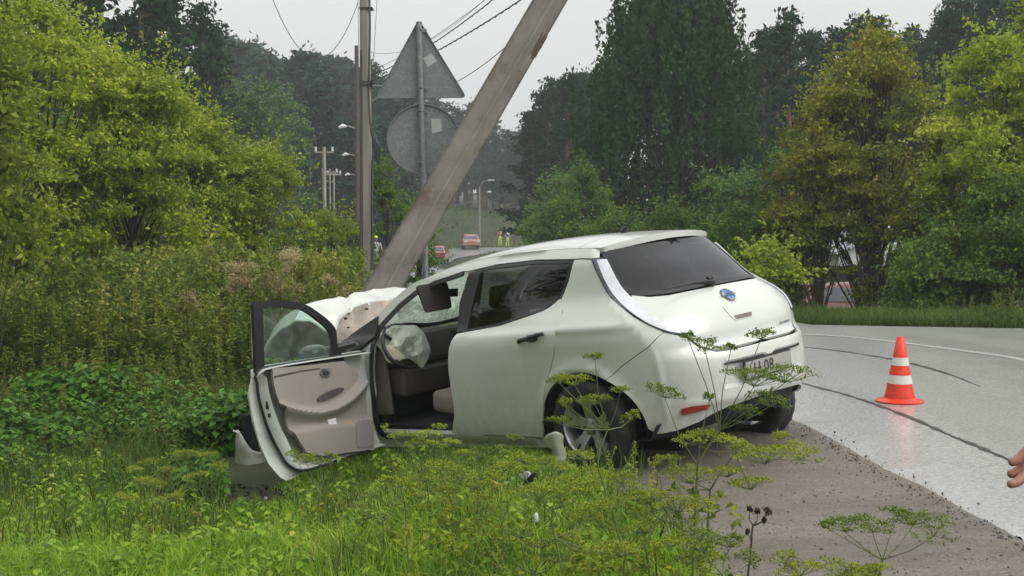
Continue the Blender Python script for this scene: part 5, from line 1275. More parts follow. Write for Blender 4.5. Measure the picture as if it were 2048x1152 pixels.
plate_px('rear_view_mirror', [(893, 578), (912, 577), (912, 593), (896, 594)], (1.72, -.05, 1.3), (-1, .15, 0), .03, M_BLK, car, .006)
box_obj('display_screen', (2.07, -.03, .88), (.04, .24, .13), M_LENSD, db, (0, .15, .1), .01)
# far doors closed: panels with windows
FD = [(1.41, .245), (1.31, .5), (1.29, .73), (1.245, .91), (1.21, .99), (2.14, .985), (2.33, .955), (2.33, .6), (2.34, .24)]
fdo = panel('front_door', FD, M_PAINT, car, mirror=True)
panel('window', [(1.26, .995), (1.28, 1.20), (1.27, 1.415), (1.40, 1.395), (1.57, 1.365), (1.79, 1.305), (1.95, 1.225), (2.13, 1.09), (2.22, 1.0)], G_CLEAR, fdo, mirror=True, off=-.006, thick=.004)
panel('pillar_strip', [(1.20, .99), (1.235, 1.2), (1.19, 1.42), (1.27, 1.415), (1.28, 1.2), (1.255, .99)], M_BLK, fdo, mirror=True, off=.0, thick=.006)
box_obj('door_trim', (1.75, -.80, .62), (1.0, .04, .6), M_BEIGED, fdo, None, .02); 
for s in (1, -1): box_obj('door_trim', (.80, s*.79, .62), (.72, .04, .62), M_BEIGED, rdoor[0 if s > 0 else 1], None, .02)

# ---- the open front left door
DA = math.radians(84); HX, HY = 2.27, .875
ca, sa = math.cos(DA), math.sin(DA)
def dsurf(off):
    "door surface (l from hinge, z) turned open about the hinge; off>0 = outwards when shut"
    def f(l, z):
        l = np.asarray(l, float); z = np.asarray(z, float); x = HX-l; y = W(x, np.clip(z, .16, 1.5))+off; dx = x-HX; dy = y-HY
        # open: turn by -DA about z
        return np.stack([HX+dx*ca+dy*sa, HY-dx*sa+dy*ca, z], -1)
    return f
def dinner(relief=None, o=-.115):
    def f(l, z):
        l = np.asarray(l, float); z = np.asarray(z, float); x = HX-l; y = .878+o+0*z; 
        if relief is not None: y = y-relief(l, z)
        dx = x-HX; dy = y-HY; return np.stack([HX+dx*ca+dy*sa, HY-dx*sa+dy*ca, z], -1)
    return f
o0 = dinner()(np.array([0.]), np.array([0.]))[0]; ol = dinner()(np.array([1.]), np.array([0.]))[0]-o0; dn = Vector(ol).cross(Vector((0, 0, 1))).normalized()
def dpx(px, py, o=-.115):
    "(l, z) of a photograph pixel on the door's inner plane"
    p0 = dinner(None, o)(np.array([0.]), np.array([0.]))[0]; h = chit(px, py, p0, dn); d = h-Vector(p0); return (d.dot(Vector(ol).normalized()), h.z)
SK = [(.05, .14), (.0, .5), (-.01, .87), (.03, .90), (1.05, .935), (1.10, .86), (1.15, .75), (1.155, .55), (1.13, .33), (1.045, .11), (.83, .12), (.5, .135)]
outer = panel('open_front_door', SK, M_PAINT, car, surf=dsurf(0), gap=.001, step=.05, thick=.02)
# inner white shell (pressed steel edge) and latch face
ins = [(.05, .17), (.02, .5), (.02, .88), (1.03, .915), (1.055, .85), (1.06, .75), (1.02, .55), (.955, .38), (.84, .17), (.4, .16)]
rim_o = np.array(dens(smoothpts(SK[3:]+SK[:1], 5), .05, False)); rim_i = np.array(dens(smoothpts(ins[2:]+ins[:1], 5), .05, False))
def resample(p, n):
    d = np.r_[0, np.cumsum(np.hypot(*np.diff(p, axis=0).T))]; t = np.linspace(0, d[-1], n); return np.c_[np.interp(t, d, p[:, 0]), np.interp(t, d, p[:, 1])]
ro = resample(rim_o, 50); ri = resample(rim_i, 50); A0 = dsurf(-.004)(ro[:, 0], ro[:, 1]); rm = ro*.45+ri*.55; A1 = dsurf(-.02)(rm[:, 0]+.0, rm[:, 1]); A2 = dsurf(-.055)(rm[:, 0], rm[:, 1]); A3 = dinner(None, -.112)(ri[:, 0], ri[:, 1])
V = np.concatenate([A0, A1, A2, A3]); Fq = [(k*50+i, k*50+i+1, (k+1)*50+i+1, (k+1)*50+i) for k in range(3) for i in range(49)]
shell = link('door_shell', mesh_py('door_shell', V, Fq), M_JAMB, outer)
sl2 = MB(); sl2.tube([Vector(a)*.4+Vector(b)*.6+Vector((-.01, .004, 0)) for a, b in zip(A1, A2)][:47], .011, 6); sl2.build('door_seal', M_BLK, shell, 60)
lt = dsurf(-.075)(np.array([1.07, 1.06]), np.array([.66, .635])); l2 = MB(); l2.box(tuple(lt[0]), (.03, .02, .055), (0, 0, .3)); l2.box(tuple(lt[1]+[-.004, .004, -.05]), (.02, .015, .03), (0, 0, .3)); l2.build('door_latch', M_DARKM, shell)
# trim panel with modelled armrest and pocket
TR = [dpx(*q) for q in ((545, 737), (620, 730), (688, 722), (715, 745), (730, 775), (738, 850), (740, 900), (700, 903), (640, 912), (605, 905), (578, 862), (558, 805), (548, 770))]
arm = [dpx(*q) for q in ((562, 812), (600, 822), (645, 822), (690, 800), (722, 765), (732, 735))]; am = np.array(smoothpts(arm, 8))
pocket = [dpx(*q) for q in ((575, 862), (640, 850), (700, 845), (735, 838))]; pk = np.array(smoothpts(pocket, 8))
def dist_curve(l, z, c):
    d = np.full(l.shape, 1e9); sd = np.zeros(l.shape)
    for i in range(len(c)-1):
        a, b = c[i], c[i+1]; L = ((b-a)**2).sum()+1e-12; t = np.clip(((l-a[0])*(b[0]-a[0])+(z-a[1])*(b[1]-a[1]))/L, 0, 1)
        q = np.hypot(l-a[0]-t*(b[0]-a[0]), z-a[1]-t*(b[1]-a[1])); m = q < d; d = np.where(m, q, d); sd = np.where(m, z-a[1]-t*(b[1]-a[1]), sd)
    return d, sd
def trelief(l, z):
    l = np.asarray(l, float); z = np.asarray(z, float); d, sd = dist_curve(l, z, am)
    r = .075*np.exp(-np.where(sd > 0, (d/.018)**2, (d/.06)**2))*np.clip(l/.12, .3, 1)
    d2, s2 = dist_curve(l, z, pk); k = .5+.5*np.tanh(-s2/.012); return r*(1-k)+.05*k
trim = panel('door_trim', TR, M_BEIGE, outer, surf=dinner(trelief), gap=0, step=.014, thick=.03, wob=.0001, flip=False)
def dpatch(name, px, mat, o=.004, rnd=.012, base=-.115, th=.006, par=None):
    pl = rounded([dpx(*q) for q in px], rnd); return panel(name, pl, mat, par or trim, surf=dinner(None, base-o), gap=0, step=.02, thick=th)
def ellpx(cx, cy, rx, ry, rot=0, n=18): return [(cx+rx*math.cos(a)*math.cos(rot)-ry*math.sin(a)*math.sin(rot), cy+rx*math.cos(a)*math.sin(rot)+ry*math.sin(a)*math.cos(rot)) for a in np.linspace(0, 6.283, n+1)[:-1]]
dpatch('grab_recess', ellpx(660, 789, 30, 7.5, -.42), M_DASH, .008)
dpatch('inner_handle', ellpx(650, 745, 11, 9, -.1), M_ALLOY, .012); dpatch('handle_lever', ellpx(649, 746, 6, 5, -.1), M_DARKM, .02)
dpatch('speaker_cover', rounded([(702, 842), (736, 838), (738, 892), (704, 896)], 9), pmat('speaker_grey', (.26, .23, .22), .8, .1, 200), .056)
dpatch('trim_crease', [(548, 752), (600, 741), (640, 736), (640, 738), (600, 744), (548, 756)], M_DASH, .003, 0.001, th=.002)
def dslab(name, px, mat, o, label, cat):
    q = dpatch(name, px, mat, o, .003, th=.012, par=car); q.parent = None; q.data.transform(CM); return tag(q, label, cat)
dslab('paper_note', [(650, 840), (666, 836), (673, 862), (656, 864)], M_WHITEP, .03, 'white folded paper standing in the pocket of the open car door', 'paper')
dslab('wrapper', [(684, 848), (698, 842), (708, 850), (706, 862), (686, 862)], M_ORG, .03, 'small orange wrapper in the pocket of the open car door', 'wrapper')
# window frame and glass
FRo = [dpx(a, b, -.05) for a, b in ((512, 745), (506, 604), (548, 601), (603, 606), (640, 627), (670, 655), (676, 690), (690, 722), (660, 722))]
FRi = [dpx(a, b, -.05) for a, b in ((529, 732), (526, 617), (552, 614), (600, 618), (635, 640), (660, 665), (664, 700), (660, 718), (600, 727))]
gs = lambda off: dinner(None, off)
wf = panel('window_frame', smoothpts(FRo[:2], 2)+smoothpts(FRo[1:8], 4)+[FRo[8]]+[dpx(600, 733, -.05)], M_BLK, outer, surf=gs(-.05), gap=0, step=.03, thick=.03, holes=[smoothpts(FRi[:2], 2)[:-1]+smoothpts(FRi[1:8], 4)+[FRi[8]]], solid=True)
panel('window', [FRi[0]]+smoothpts(FRi[1:8], 3)+[FRi[8]], G_CLEAR, wf, surf=gs(-.035), gap=-.004, step=.1, thick=.004)
panel('frame_highlight', [dpx(a, b, -.01) for a, b in ((503, 620), (508, 620), (511, 720), (506, 722))], M_PAINT, wf, surf=gs(-.01), gap=0, step=.05, thick=.01)
# wing mirror beyond the glass
mc = Vector(dinner(None, .12)(np.array([dpx(626, 708, .12)[0]]), np.array([dpx(626, 708, .12)[1]]))[0])
mbm = bmesh.new(); bmesh.ops.create_uvsphere(mbm, u_segments=20, v_segments=12, radius=1)
for v in mbm.verts:
    c = v.co; k = lambda t, p: math.copysign(abs(t)**p, t); v.co = mc+Vector((k(c.x, .8)*.10, k(c.y, .8)*.105, k(c.z, .75)*.072))
link('wing_mirror', bm_mesh('wing_mirror', mbm, True), pmat('mirror_housing', (.05, .08, .075), .25, .2, 8, coat=.5), outer)
tb = MB(); tb.tube([mc, Vector(dinner(None, -.02)(np.array([.10]), np.array([.97]))[0])], [.03, .035], 8); tb.build('mirror_arm', M_BLK, outer, 60)
# ---- wheels
def wheel(c, steer=0.0, side=1, camber=0.0, flat=False):
    t = empty('wheel', (0, 0, 0)); t.parent = car
    R0 = .316; prof = [(.205, -.10), (.235, -.107), (.27, -.108), (.30, -.098), (.312, -.085), (R0, -.06), (R0, -.03), (.309, -.028), (.309, -.022), (R0, -.02), (R0, .02), (.309, .022), (.309, .028), (R0, .03), (R0, .06), (.312, .085), (.30, .098), (.27, .108), (.235, .107), (.205, .10)]
    V, Fc = lathe(prof, 56, 'y'); me = mesh_py('tyre', V, Fc)
    # tread blocks
    co = np.array([tuple(v.co) for v in me.vertices]); r = np.hypot(co[:, 0], co[:, 2]); an = np.arctan2(co[:, 2], co[:, 0]); k = np.arange(len(co))
    cut = (r > .30) & ((np.round(an/6.2832*56) % 2) == 0); co[cut, 0] *= .985; co[cut, 2] *= .985
    if flat: m = co[:, 2] < -.27; co[m, 2] = -.27+(co[m, 2]+.27)*.3
    for v, q_ in zip(me.vertices, co): v.co = q_
    smooth_ang(me, 50); M_ = Matrix.Translation(Vector(c)) @ Euler((camber, 0, steer)).to_matrix().to_4x4(); me.transform(M_); ty = link('tyre', me, M_RUB, t)
    s = side; rim = MB(); V, Fc = lathe([(.213, s*.10), (.206, s*.098), (.198, s*.085), (.19, s*.02), (.185, -s*.09), (.205, -s*.10)], 48, 'y'); rim.add(V, Fc)
    for k in range(5):
        a0 = 2*math.pi*k/5+.35
        for da in (-.20, .20):
            V = []; 
            for (r, w_, yo) in ((.045, .030, .052), (.11, .020, .070), (.165, .019, .080), (.200, .034, .086)):
                a = a0+da*(r/.2)**.8; cx, cz = r*math.cos(a), r*math.sin(a); tx, tz = -math.sin(a), math.cos(a)
                V += [(cx+tx*w_, s*yo, cz+tz*w_), (cx-tx*w_, s*yo, cz-tz*w_), (cx-tx*w_, s*(yo-.03), cz-tz*w_), (cx+tx*w_, s*(yo-.03), cz+tz*w_)]
            Fc = []
            for i in range(3):
                for j in range(4): Fc.append((i*4+j, i*4+(j+1) % 4, i*4+4+(j+1) % 4, i*4+4+j))
            rim.add(V, Fc)
    V, Fc = lathe([(.001, s*.070), (.03, s*.068), (.055, s*.060), (.062, s*.04), (.062, -s*.02)], 20, 'y'); rim.add(V, Fc)
    me = mesh_py('rim', rim.v, rim.f, False); smooth_ang(me, 35); me.transform(M_); ri_ = link('rim', me, M_ALLOY, t)
    hb = MB(); V, Fc = lathe([(.001, s*.0), (.14, s*.0), (.15, -s*.03), (.001, -s*.04)], 28, 'y'); hb.add(V, Fc)
    for k in range(5):
        a = 2*math.pi*k/5; hb.tube([(.055*math.cos(a)*.8, s*.05, .055*math.sin(a)*.8), (.055*math.cos(a)*.8, s*.072, .055*math.sin(a)*.8)], .008, 6)
    me = mesh_py('brake_disc', hb.v, hb.f, False); smooth_ang(me, 35); me.transform(M_); link('brake_disc', me, M_DARKM, ri_)
    return t
wheel((0, .765, .316), 0, 1); wheel((-.17, -.775, .215), .06, -1, .03); wheel((2.66, .74, .33), .5, 1, 0, True); wheel((2.62, -.74, .33), .3, -1)
# aerial
an_ = MB(); base = roof_surf(np.array([.20]), np.array([0.0]))[0]; an_.tube([base, base+[-.02, 0, .028], base+[-.045, 0, .035]], [.032, .02, .008], 8); an_.tube([Vector(base)+Vector((-.01, 0, .02)), Vector(base)+Vector((-.16, 0, .14))], [.006, .003], 6); an_.build('aerial', M_BLK, car, 60)
# ================================================================ OTHER THINGS
M_CONC = pmat('concrete', (.225, .212, .188), .9, .2, 3, bmp=.006, bscale=40, dirt=((.13, .10, .075), 2.2, .5, .68))
M_CONCL = pmat('concrete_light', (.25, .24, .215), .9, .22, 3, bmp=.006, bscale=40, sc3=(1, 1, .25))
M_GALV = pmat('galvanised', (.23, .25, .26), .55, .18, 26, metal=.35, dirt=((.17, .18, .18), 60, .45, .6))
M_WIRE = pmat('wire', (.045, .045, .047), .6, .2, 5)
M_WOOD = pmat('grey_wood', (.33, .30, .26), .9, .3, 4, sc3=(1, 1, .2))
# ---- leaning concrete pole, broken by the car
def prism(bm_pts):  # list of rings (each 4+ Vectors)
    n = len(bm_pts[0]); V = [v for r in bm_pts for v in r]; Fc = []
    for i in range(len(bm_pts)-1):
        for k in range(n): Fc.append((i*n+k, i*n+(k+1) % n, (i+1)*n+(k+1) % n, (i+1)*n+k))
    Fc.append(tuple(range(n))[::-1]); Fc.append(tuple((len(bm_pts)-1)*n+k for k in range(n))); return V, Fc
YP = 11.6
b0 = P(729, 640, YP); t0 = P(1106, -10, YP+.25); ax = (t0-b0).normalized(); top_ = b0+ax*10.5
LP = empty('concrete_pole', b0); tag(LP, 'broken concrete pole leaning to the right over the front of the crashed car', 'pole')
side = ax.cross(Vector((0, -1, 0))).normalized(); fwd = side.cross(ax).normalized()
def ring(c, w1, w2, tw=.62, ch=.035):
    a = side*math.cos(tw)+fwd*math.sin(tw); b = -side*math.sin(tw)+fwd*math.cos(tw); out = []
    for sx, sy in ((-1, -1), (1, -1), (1, 1), (-1, 1)):
        p = c+a*(w1/2*sx)+b*(w2/2*sy); u = a*(-sx)*ch; v = b*(-sy)*ch
        out += [p+v, p+u] if sx*sy < 0 else [p+u, p+v]
    return out
rings = []
for i in range(22):
    t = i/21; c = (b0+ax*(10.5*t-.5))-b0; w_ = .235-.05*t; rings.append(ring(c, w_*(1.12), w_, ch=.018))
V, Fc = prism(rings); link('shaft', smooth_ang(mesh_py('shaft', V, Fc, False), 30), M_CONC, LP)
# recessed panel line along the face and a spalled spot with bare steel
rb = MB()
for k in range(3):
    c = (P(1074+4*k, 86+4*k, YP-.08)-b0); rb.tube([c-ax*.12, c+ax*.12], .006, 5)
c = P(1078, 92, YP-.05)-b0
sp_ = MB(); sp_.tube([c-ax*.13, c, c+ax*.12], [.018, .032, .016], 7); sp_.build('spalled_patch', pmat('raw_concrete', (.15, .13, .105), .95, .3, 18, bmp=.02), LP); rb.build('bare_bars', pmat('rusty_steel', (.10, .06, .04), .8, .3, 30), LP)
# ---- vertical power pole with cables
YV = 24.0
def vpole(name, px, pytop, pybot, Y, wpx0, wpx1, mat, label, group=None, z0=None, n=8, lean=0.0):
    X = (px-1024)/F*Y; z = Hs(X, Y)-.1 if z0 is None else z0; h = topz(pytop, Y)-z; t = empty(name, (X, Y, z)); tag(t, label, 'pole', group)
    m = MB(); m.tube([(0, 0, 0), (lean*.5, 0, h*.5), (lean, 0, h)], [wpx1/2/F*Y*1.05, (wpx0+wpx1)/4/F*Y*1.05, wpx0/2/F*Y*1.05], n); m.build('shaft', mat, t, 30); return t, h
vp, vh = vpole('power_pole', 733, -70, 500, YV, 20, 26, M_CONCL, 'upright concrete power pole with black cables left of the triangular sign back')
def cab(pts, Y, r, name='cable', mat=M_WIRE, parent=None, o=None):
    q = smoothpts([tuple(P(a, b, Y+dy)-(o or Vector())) for a, b, dy in pts], 6); m = MB(); m.tube([Vector(v) for v in q], r, 5); return m.build(name, mat, parent, 60)
vo = vp.location
cab([(738, -40, -.3), (740, 60, -.2), (737, 180, -.15), (742, 260, -.15), (752, 300, -.2), (758, 312, -.2)], YV, .02, 'cable', M_WIRE, vp, vo)
cab([(745, 320, -.12), (744, 400, -.12), (745, 500, -.12), (744, 540, -.12)], YV, .025, 'cable', M_WIRE, vp, vo)
cab([(722, 100, -.12), (723, 200, -.12), (722, 380, -.12), (721, 520, -.12)], YV, .025, 'cable', M_WIRE, vp, vo)
for k in range(5):
    cab([(747+2*k, 262+6*k, -.2), (750+2.5*k, 290, -.25), (749+2.4*k, 318+3*k, -.2)], YV, .02, 'cable_loop', M_WIRE, vp, vo)
for yy in (18, 165, 172): q = P(733, yy, YV)-vo; m = MB(); m.box(tuple(q), (.26, .24, .04)); m.build('clamp', M_DARKM, vp)
m = MB(); q0 = P(742, 205, YV)-vo; q1 = P(775, 178, YV)-vo; m.tube([q0, q1], .02, 5); q0 = P(742, 172, YV)-vo; m.tube([q0+Vector((-.25, 0, 0)), q0+Vector((.35, 0, 0))], .02, 5); m.build('bracket', M_GALV, vp)
vb, _ = vpole('timber_pole', 716, 95, 500, 25.5, 8, 11, pmat('brown_timber', (.11, .09, .075), .9, .3, 5, sc3=(1, 1, .2)), 'thin brown pole standing close at the left of the concrete power pole')
# distant lamp posts in a row
rowp = [(650, 295, 58, 9), (661, 338, 70, 4), (669, 342, 78, 4.5), (677, 362, 88, 4), (684, 385, 97, 4), (690, 372, 104, 3.5), (698, 390, 112, 3.5)]
for i, (px, py, Y, wp) in enumerate(rowp):
    t, h = vpole('lamp_post', px, py, 480, Y, wp*.8, wp, M_WOOD, ('nearest grey post of the row behind the weeds, with small insulators' if i == 0 else 'pale grey post in the distant row along the road'), 'distant row of posts', n=6)
    m = MB(); m.box((0, 0, h-.25), (.9, .08, .08))
    if i == 0: m.box((0, 0, h*.45), (.6, .3, .12))
    m.build('crossarm', M_WOOD, t)
    m = MB()
    for s in (-.4, .4): m.tube([(s, 0, h-.2), (s, 0, h+.0)], .06, 6)
    m.build('insulators', M_WHITEP, t)
number_labels('distant row of posts', 'pale grey post in the distant row')
lampp = [(688, 252, 48, 'highest'), (693, 308, 62, 'second highest'), (697, 348, 76, 'third'), (701, 376, 92, 'fourth'), (704, 386, 104, 'lowest')]
for px, py, Y, nm in lampp:
    X = (716-1024)/F*Y; z = Hs(X, Y)-.1; h = topz(py, Y)-z-.15; t = empty('street_lamp', (X, Y, z)); tag(t, nm+' white street lamp head left of the power pole', 'street lamp', 'street lamps along the road')
    m = MB(); m.tube([(0, 0, 0), (0, 0, h)], [.09, .06], 6); hx = (px-716)/F*Y; m.tube([(0, 0, h), (hx*.5, 0, h+.1), (hx*.9, 0, h+.15)], .035, 5); m.build('post', M_CONCL, t)
    m = MB(); m.tube([(hx*.75, 0, h+.10), (hx*1.0, 0, h+.13), (hx*1.3, 0, h+.06)], [.04, .09, .05], 8); m.build('lamp_head', M_WHITEP, t, 60)
X = (959-1024)/F*132; z = Hs(X, 132)-.1; h = topz(375, 132)-z; t = empty('street_lamp', (X, 132, z)); tag(t, 'single street lamp beyond the leaning pole, above the far cars', 'street lamp', 'street lamps along the road')
m = MB(); m.tube([(0, 0, 0), (0, 0, h)], [.15, .10], 6); m.tube([(0, 0, h), (.4, 0, h+.6), (1.1, 0, h+.8)], .05, 5); m.build('post', M_CONCL, t); m = MB(); m.box((1.3, 0, h+.8), (.7, .2, .12)); m.build('lamp_head', M_WHITEP, t)
for px, top, Y in ((968, 438, 150), (975, 440, 152), (865, 440, 148)):
    vpole('far_post', px, top, 480, Y, 2.2, 2.2, M_CONCL, 'thin pale post in front of the far wood', 'thin posts before the far wood', n=5)
# wires
def wire(a, b, Ya, Yb, sag, r, label, twist=0, n=18):
    A = P(a[0], a[1], Ya); B = P(b[0], b[1], Yb); pts = [A.lerp(B, i/n)-Vector((0, 0, sag*4*(i/n)*(1-i/n))) for i in range(n+1)]
    m = MB(); m.tube([p-A for p in pts], r, 4)
    if twist:
        k = 170; tw = []
        for i in range(k+1):
            p = A.lerp(B, i/k)-Vector((0, 0, sag*4*(i/k)*(1-i/k))); an = i*1.35; tw.append(p-A+Vector((math.cos(an)*twist*.3, 0, math.sin(an)*twist)))
        m.tube(tw, r*.8, 4); m.tube([q+Vector((0, 0, twist*.6)) for q in [p-A for p in pts]], r*.7, 4)
    o = m.build('overhead_wire', M_WIRE, None, 60); o.location = A; return tag(o, label, 'wire', 'overhead wires')
wire((1075, -22), (742, 162), 13.5, 24, .10, .007, 'thick twisted cable bundle, lowest of those running from the top edge to the power pole', .013)
wire((1010, -20), (742, 150), 14, 24, .12, .006, 'twisted cable above the thickest bundle', .011)
wire((985, -12), (742, 140), 15, 24, .1, .005, 'thin wire crossing between the twisted cables')
wire((1000, -30), (742, 105), 16, 24, .3, .004, 'uppermost thin wire behind the triangular sign')
wire((1032, 76), (742, 155), 12.2, 24, .45, .006, 'single sagging cable right of the triangular sign')
wire((540, -16), (716, 5), 22, 24.2, 1.15, .009, 'slack cable hanging in a loop left of the power pole')
wire((755, -20), (742, 185), 20, 24, .1, .004, 'thin wire dropping beside the right side of the power pole')
wire((716, -20), (717, 105), 22, 25, .05, .005, 'thin wire dropping to the brown timber pole')
wire((959, 398), (700, 360), 132, 110, 1.5, .05, 'faint far wire beyond the leaning pole')
wire((975, 402), (1040, 398), 132, 150, .6, .05, 'faint far wire right of the single street lamp')
number_labels('thin posts before the far wood', 'thin pale post before the far wood')
# ---- road sign seen from behind
YS = 12.1; sx = (846-1024)/F*YS; sz = Hs(sx, YS); sg = empty('road_sign', (sx, YS, sz)); tag(sg, 'grey backs of a triangular and a round road sign on one post', 'road sign')
so_ = sg.location; m = MB(); tp = P(838, 44, YS)-so_; bp_ = P(851, 545, YS)-so_; m.tube([Vector((bp_.x+.02, 0, -.2)), bp_, P(846, 340, YS)-so_, tp], .030, 10); m.build('post', M_GALV, sg, 60)
def signplate(name, poly, Y, parent, thick=.004, lip=.022):
    pts = [P(a, b, Y)-so_ for a, b in poly]; c = sum(pts, Vector())/len(pts); n = len(pts); rings = [pts, [p+Vector((0, thick, 0)) for p in pts]]
    V = rings[0]+rings[1]+[p+(p-c).normalized()*0+Vector((0, -lip, 0)) for p in pts]+[c+(p-c)*.975+Vector((0, -lip, 0)) for p in pts]+[c+(p-c)*.97 for p in pts]
    Fc = [tuple(range(n)), tuple(range(n, 2*n))]
    for i in range(n):
        j = (i+1) % n; Fc += [(i, j, n+j, n+i), (i, j, 2*n+j, 2*n+i), (2*n+i, 2*n+j, 3*n+j, 3*n+i), (3*n+i, 3*n+j, 4*n+j, 4*n+i)]
    me = mesh_py(name, V, Fc, False); return link(name, me, M_GALV, parent)
tr_ = signplate('triangular_plate', rounded([(838, 38), (934, 196), (751, 197)], 12, 5), YS+.05, sg)
ci_ = signplate('round_plate', [(847+73*math.cos(a), 278+70*math.sin(a)) for a in np.linspace(0, 6.283, 41)[:-1]], YS+.055, sg)
M_GREYD = pmat('sticker', (.42, .43, .42), .6, .1, 10)
m = MB(); m.add([P(a, b, YS+.048)-so_ for a, b in ((846, 118), (862, 106), (874, 122), (856, 134))], [(0, 1, 2, 3)]); m.build('sticker', M_GREYD, tr_)
m = MB(); m.add([P(a, b, YS+.052)-so_ for a, b in ((862, 237), (882, 238), (884, 262), (864, 266))], [(0, 1, 2, 3)]); m.build('sticker', M_GREYD, ci_)
for yy in (60, 176, 222, 325):
    m = MB(); q = P(843, yy, YS)-so_; m.box((q.x, .035, q.z), (.10, .02, .035)); m.tube([q+Vector((-.04, 0, 0)), q+Vector((0, -.036, 0)), q+Vector((.04, 0, 0))], .008, 5); m.build('clamp', M_GALV, sg)
# ---- traffic cone
q = G(1799, 797, .14); cn = empty('traffic_cone', (q.x, q.y, float(road_z(q.x, q.y)))); tag(cn, 'orange-red traffic cone with two white bands on the wet road', 'traffic cone')
M_CONE = pmat('cone_red', (.75, .045, .018), .42, .1, 12, dirt=((.30, .06, .04), 20, .5, .72)); M_CW = pmat('cone_white', (.62, .61, .55), .5, .06, 30)
CS = 1.0; base = MB(); V, Fc = lathe([(.001, .0), (.19, .0), (.197, .012), (.19, .013), (.125, .034), (.122, .05)], 32); base.add(V, Fc); base.build('base', M_CONE, cn, 40)
hh = [.05, .155, .225, .305, .37, .535]
rr = lambda z: .118-(z-.05)/.485*.088
for i in range(5):
    m = MB(); z0_, z1_ = hh[i], hh[i+1]; o_ = .002 if i in (1, 3) else 0; pr = [(rr(z0_)+o_, z0_), (rr(z1_)+o_, z1_)]
    if i == 4: pr += [(rr(z1_)*.7, z1_+.006), (.001, z1_+.006)]
    V, Fc = lathe(pr, 32); m.add(V, Fc); m.build('white_band' if i in (1, 3) else 'cone_section', M_CW if i in (1, 3) else M_CONE, cn, 50)
# ---- far vehicles
def far_car(name, px, pybot, Y, L, Wd, Hh, yaw, mat, label, z=None):
    X = (px-1024)/F*Y; z = float(road_z(X, Y)) if z is None else z; t = empty(name, (X, Y, z), (0, 0, yaw)); tag(t, label, 'car')
    prof = [(-.5, .28), (-.5, .55), (-.47, .62), (-.30, .64), (-.17, .97), (.22, 1.0), (.34, .95), (.47, .66), (.5, .6), (.5, .28), (.36, .2), (-.36, .2)]
    V = []; Fc = []; n = len(prof); ys_ = [(-.5, .86), (-.46, .97), (-.3, 1.0), (.3, 1.0), (.46, .97), (.5, .86)]
    for (yy, k) in ys_:
        for (a, b) in prof:
            tumble = 1-.22*max(0, (b-.62)/.38); V.append((a*L*(k if b > .6 else 1), yy*Wd*tumble, b*Hh if b > .3 else b*Hh))
    for i in range(len(ys_)-1):
        for k in range(n): Fc.append((i*n+k, i*n+(k+1) % n, (i+1)*n+(k+1) % n, (i+1)*n+k))
    Fc += [tuple(range(n)), tuple((len(ys_)-1)*n+k for k in range(n))]
    bm = bmesh.new(); me0 = mesh_py('body', V, Fc); bm.from_mesh(me0); me = bm_mesh('body', bm); smooth_ang(me, 32); link('body', me, mat, t)
    for x0, x1, z0_, z1_, nm in ((-.475, -.30, .66, .0, 'rear_window'), (.345, .47, .0, 0, 'windscreen')): pass
    m = MB(); m.add([(.352*L+.01, yy*Wd*.40*k, zz*Hh) for yy, zz, k in ((-1, .93, .9), (1, .93, .9), (1, .69, 1.08), (-1, .69, 1.08))], [(0, 1, 2, 3)])
    V = [Vector(v) for v in m.v]; V[2].x += .105*L; V[3].x += .105*L; m.v = [tuple(v) for v in V]; m.build('rear_window', M_LENSD, t)
    m = MB(); m.add([(-.176*L-.012, -.36*Wd, .94*Hh), (-.176*L-.012, .36*Wd, .94*Hh), (-.295*L-.012, .44*Wd, .67*Hh), (-.295*L-.012, -.44*Wd, .67*Hh)], [(0, 1, 2, 3)]); m.build('windscreen', M_LENSD, t)
    for s in (-1, 1):
        m = MB(); m.add([(-.24*L, s*.497*Wd, .68*Hh), (-.14*L, s*.425*Wd, .93*Hh), (.24*L, s*.425*Wd, .94*Hh), (.36*L, s*.495*Wd, .69*Hh)], [(0, 1, 2, 3)]); m.build('side_window', M_LENSD, t)
        for xx in (-.31, .31):
            w_ = MB(); V, Fc = lathe([(.001, s*.11), (.2, s*.11), (.31, s*.09), (.32, -s*.09), (.001, -s*.1)], 18, 'y'); w_.add([(a+xx*L, b+s*(Wd/2-.12), c+.32) for a, b, c in V], Fc); w_.build('wheel', M_RUB, t)
        m = MB(); m.box((.502*L, s*.38*Wd, .56*Hh), (.04, .24, .14)); m.build('tail_lamp', M_RED, t); m = MB(); m.box((-.502*L, s*.36*Wd, .5*Hh), (.04, .28, .14)); m.build('headlight', M_LENS, t)
    m = MB(); m.box((.503*L, 0, .30*Hh), (.05, .9*Wd, .16)); m.build('bumper', M_UNDER, t)
    return t
M_CRED = pmat('car_red', (.40, .05, .06), .25, .1, 5, coat=.8); M_CPINK = pmat('car_dull_red', (.46, .20, .15), .35, .15, 5, coat=.5); M_CROSE = pmat('car_rose', (.50, .27, .25), .3, .12, 5, coat=.6)
# the far cars: boot towards us (their rear is +x, so x axis looks back at the camera)
far_car('red_car', 875, 525, 103, 4.2, 1.72, 1.46, -math.pi/2-.05, M_CRED, 'red car driving away on the road between leaning pole and white roof')
far_car('pale_red_car', 940, 500, 124, 4.2, 1.75, 1.50, math.pi/2+.12, M_CPINK, 'pale red car coming round the far bend of the road')
far_car('half_hidden_car', 1668, 600, 33, 4.2, 1.7, 1.42, .12, M_CROSE, 'pinkish car mostly hidden by the verge weeds right of the crashed car', z=Hs(8.8, 33)+0.0)
